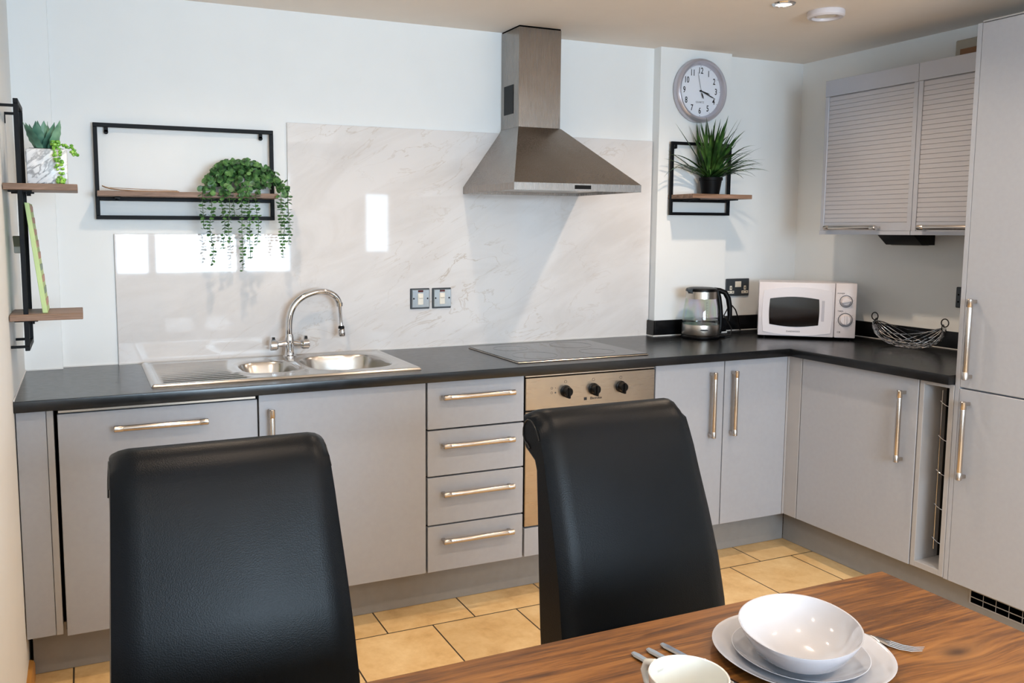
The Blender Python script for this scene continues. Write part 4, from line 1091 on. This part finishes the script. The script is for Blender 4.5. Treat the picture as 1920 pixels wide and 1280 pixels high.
# ------------------------------------------------------------------ crockery
def plate(name, c, z, R_, foot, rise, label, cat, grp=None, sq=.02):
    b = B(); x, y = c
    pr = [(0, .0045), (foot*.9, .0045), (foot*1.1, .0055), (R_*.80, rise*.45), (R_*.95, rise*.88), (R_*.99, rise), (R_, rise*.985), (R_*.992, rise*.92), (R_*.80, rise*.28), (foot*1.12, .0015), (foot, 0), (foot*.93, .001), (0, .0012)]
    b.lathe(pr, (x, y, z), 80, sq=sq); return tag(obj(name, b, M['ceramic']), label, cat, grp)
plate('dinner_plate', (1.180, -2.478), TZ+.0003, .128, .070, .017, 'large white dinner plate, lowest of the crockery stack on table', 'plate')
plate('side_plate', (1.170, -2.484), TZ+.0053, .096, .055, .0155, 'smaller white side plate between the dinner plate and bowl', 'plate')
b = B(); pr = [(0, .007), (.025, .007), (.045, .0115), (.065, .024), (.078, .043), (.0835, .054), (.0855, .0545), (.0855, .053), (.080, .041), (.067, .021), (.047, .007), (.032, .003), (.030, 0), (.027, .001), (0, .0025)]
b.lathe(pr, (0, 0, 0), 80, sq=.02)
for v_ in b.bm.verts:      # slightly oval bowl
    k_ = (v_.co.x+v_.co.y)*.5*.28; v_.co.x += k_; v_.co.y += k_; v_.co += Vector((1.160, -2.492, TZ+.0104))
tag(obj('bowl', b, M['ceramic']), 'white bowl on top of the two stacked plates', 'bowl')
MX, MY = .902, -2.560
t = thing('mug', 'cream mug with loop handle beside the stacked plates', 'mug', (MX, MY, TZ))
b = B(); b.lathe([(0, .006), (.022, .006), (.034, .014), (.043, .035), (.0475, .060), (.049, .0745), (.0505, .0755), (.0515, .0745), (.050, .060), (.0455, .034), (.036, .011), (.028, .003), (.026, .0005), (.023, .0015), (0, .002)], (MX, MY, TZ), 64); obj('cup', b, M['mug'], t)
hdv = Vector((-.22, .97, 0)).normalized(); mo = Vector((MX, MY, TZ))
b = B(); b.tube([mo+hdv*u_+Vector((0, 0, z_)) for u_, z_ in ((.046, .060), (.058, .0665), (.070, .062), (.075, .050), (.070, .036), (.056, .026), (.038, .024))], [.0055, .0055, .0052, .005, .005, .005, .006], 12); obj('mug_handle', b, M['mug'], t)

# ------------------------------------------------------------------ cutlery
def flat(b, pts_, ws, hs):
    """ribbon of varying width and thickness; pts_ = centre line"""
    rows = []
    for i, p in enumerate(pts_):
        p = Vector(p); d_ = (Vector(pts_[min(i+1, len(pts_)-1)])-Vector(pts_[max(i-1, 0)])).normalized(); s_ = d_.cross(Vector((0, 0, 1))).normalized(); up = s_.cross(d_)
        w_, h_ = ws[i]/2, hs[i]/2
        rows.append([b.bm.verts.new(q) for q in (p-s_*w_, p-s_*w_*.6+up*h_, p+s_*w_*.6+up*h_, p+s_*w_, p+s_*w_*.6-up*h_, p-s_*w_*.6-up*h_)])
    for a, c in zip(rows, rows[1:]):
        for k in range(6): b.bm.faces.new((a[k], a[(k+1) % 6], c[(k+1) % 6], c[k]))
    b.bm.faces.new(rows[0][::-1]); b.bm.faces.new(rows[-1])
def cutlery(name, p0, p1, kind, label, z=TZ):
    """p0 = handle end, p1 = working end"""
    p0 = Vector((*p0, 0)); p1 = Vector((*p1, 0)); L = (p1-p0).length; d_ = (p1-p0)/L; s_ = Vector((-d_.y, d_.x, 0))
    def pt(u_, h): return p0+d_*u_*L+Vector((0, 0, z+h))
    t = thing(name, label, name, (p0.x, p0.y, z))
    b = B(); flat(b, [pt(0, .0035), pt(.05, .003), pt(.25, .0038), pt(.45, .0052), pt(.56, .0058)], [.008, .014, .012, .007, .0055], [.003, .004, .004, .004, .0035]); obj('handle', b, M['chrome'], t)
    b = B()
    if kind == 'knife': flat(b, [pt(.55, .0055), pt(.60, .004), pt(.85, .0035), pt(.96, .0035), pt(1, .0035)], [.006, .014, .016, .011, .002], [.003, .002, .0018, .0015, .001]); obj('blade', b, M['chrome'], t)
    elif kind == 'spoon':
        flat(b, [pt(.55, .0058), pt(.66, .006), pt(.72, .005), pt(.80, .0028), pt(.88, .0022), pt(.95, .0038), pt(1, .007)], [.0055, .006, .018, .030, .034, .026, .006], [.0035, .003, .002, .002, .002, .002, .0015]); obj('spoon_bowl', b, M['chrome'], t)
    else:
        flat(b, [pt(.55, .0058), pt(.66, .0066), pt(.72, .005), pt(.77, .0035)], [.0055, .006, .018, .022], [.0035, .003, .002, .002])
        for k in (-1.5, -.5, .5, 1.5): flat(b, [pt(.765, .0035)+s_*k*.0058, pt(.85, .0022)+s_*k*.0058, pt(.93, .004)+s_*k*.0056, pt(1, .009)+s_*k*.0054], [.0034, .003, .0026, .0012], [.0018, .0018, .0016, .001])
        obj('tines', b, M['chrome'], t)
cutlery('spoon', (.952, -2.367), (.975, -2.55), 'spoon', 'steel teaspoon, leftmost of the three cutlery pieces by the mug')
cutlery('fork', (.980, -2.366), (1.010, -2.56), 'fork', 'steel fork with its handle end between spoon and knife by mug')
cutlery('knife', (1.010, -2.361), (1.045, -2.58), 'knife', 'steel knife lying between the mug and the stacked plates')
cutlery('dinner_fork', (1.265, -2.36), (1.362, -2.543), 'fork', 'steel fork with tines showing right of the stacked plates')
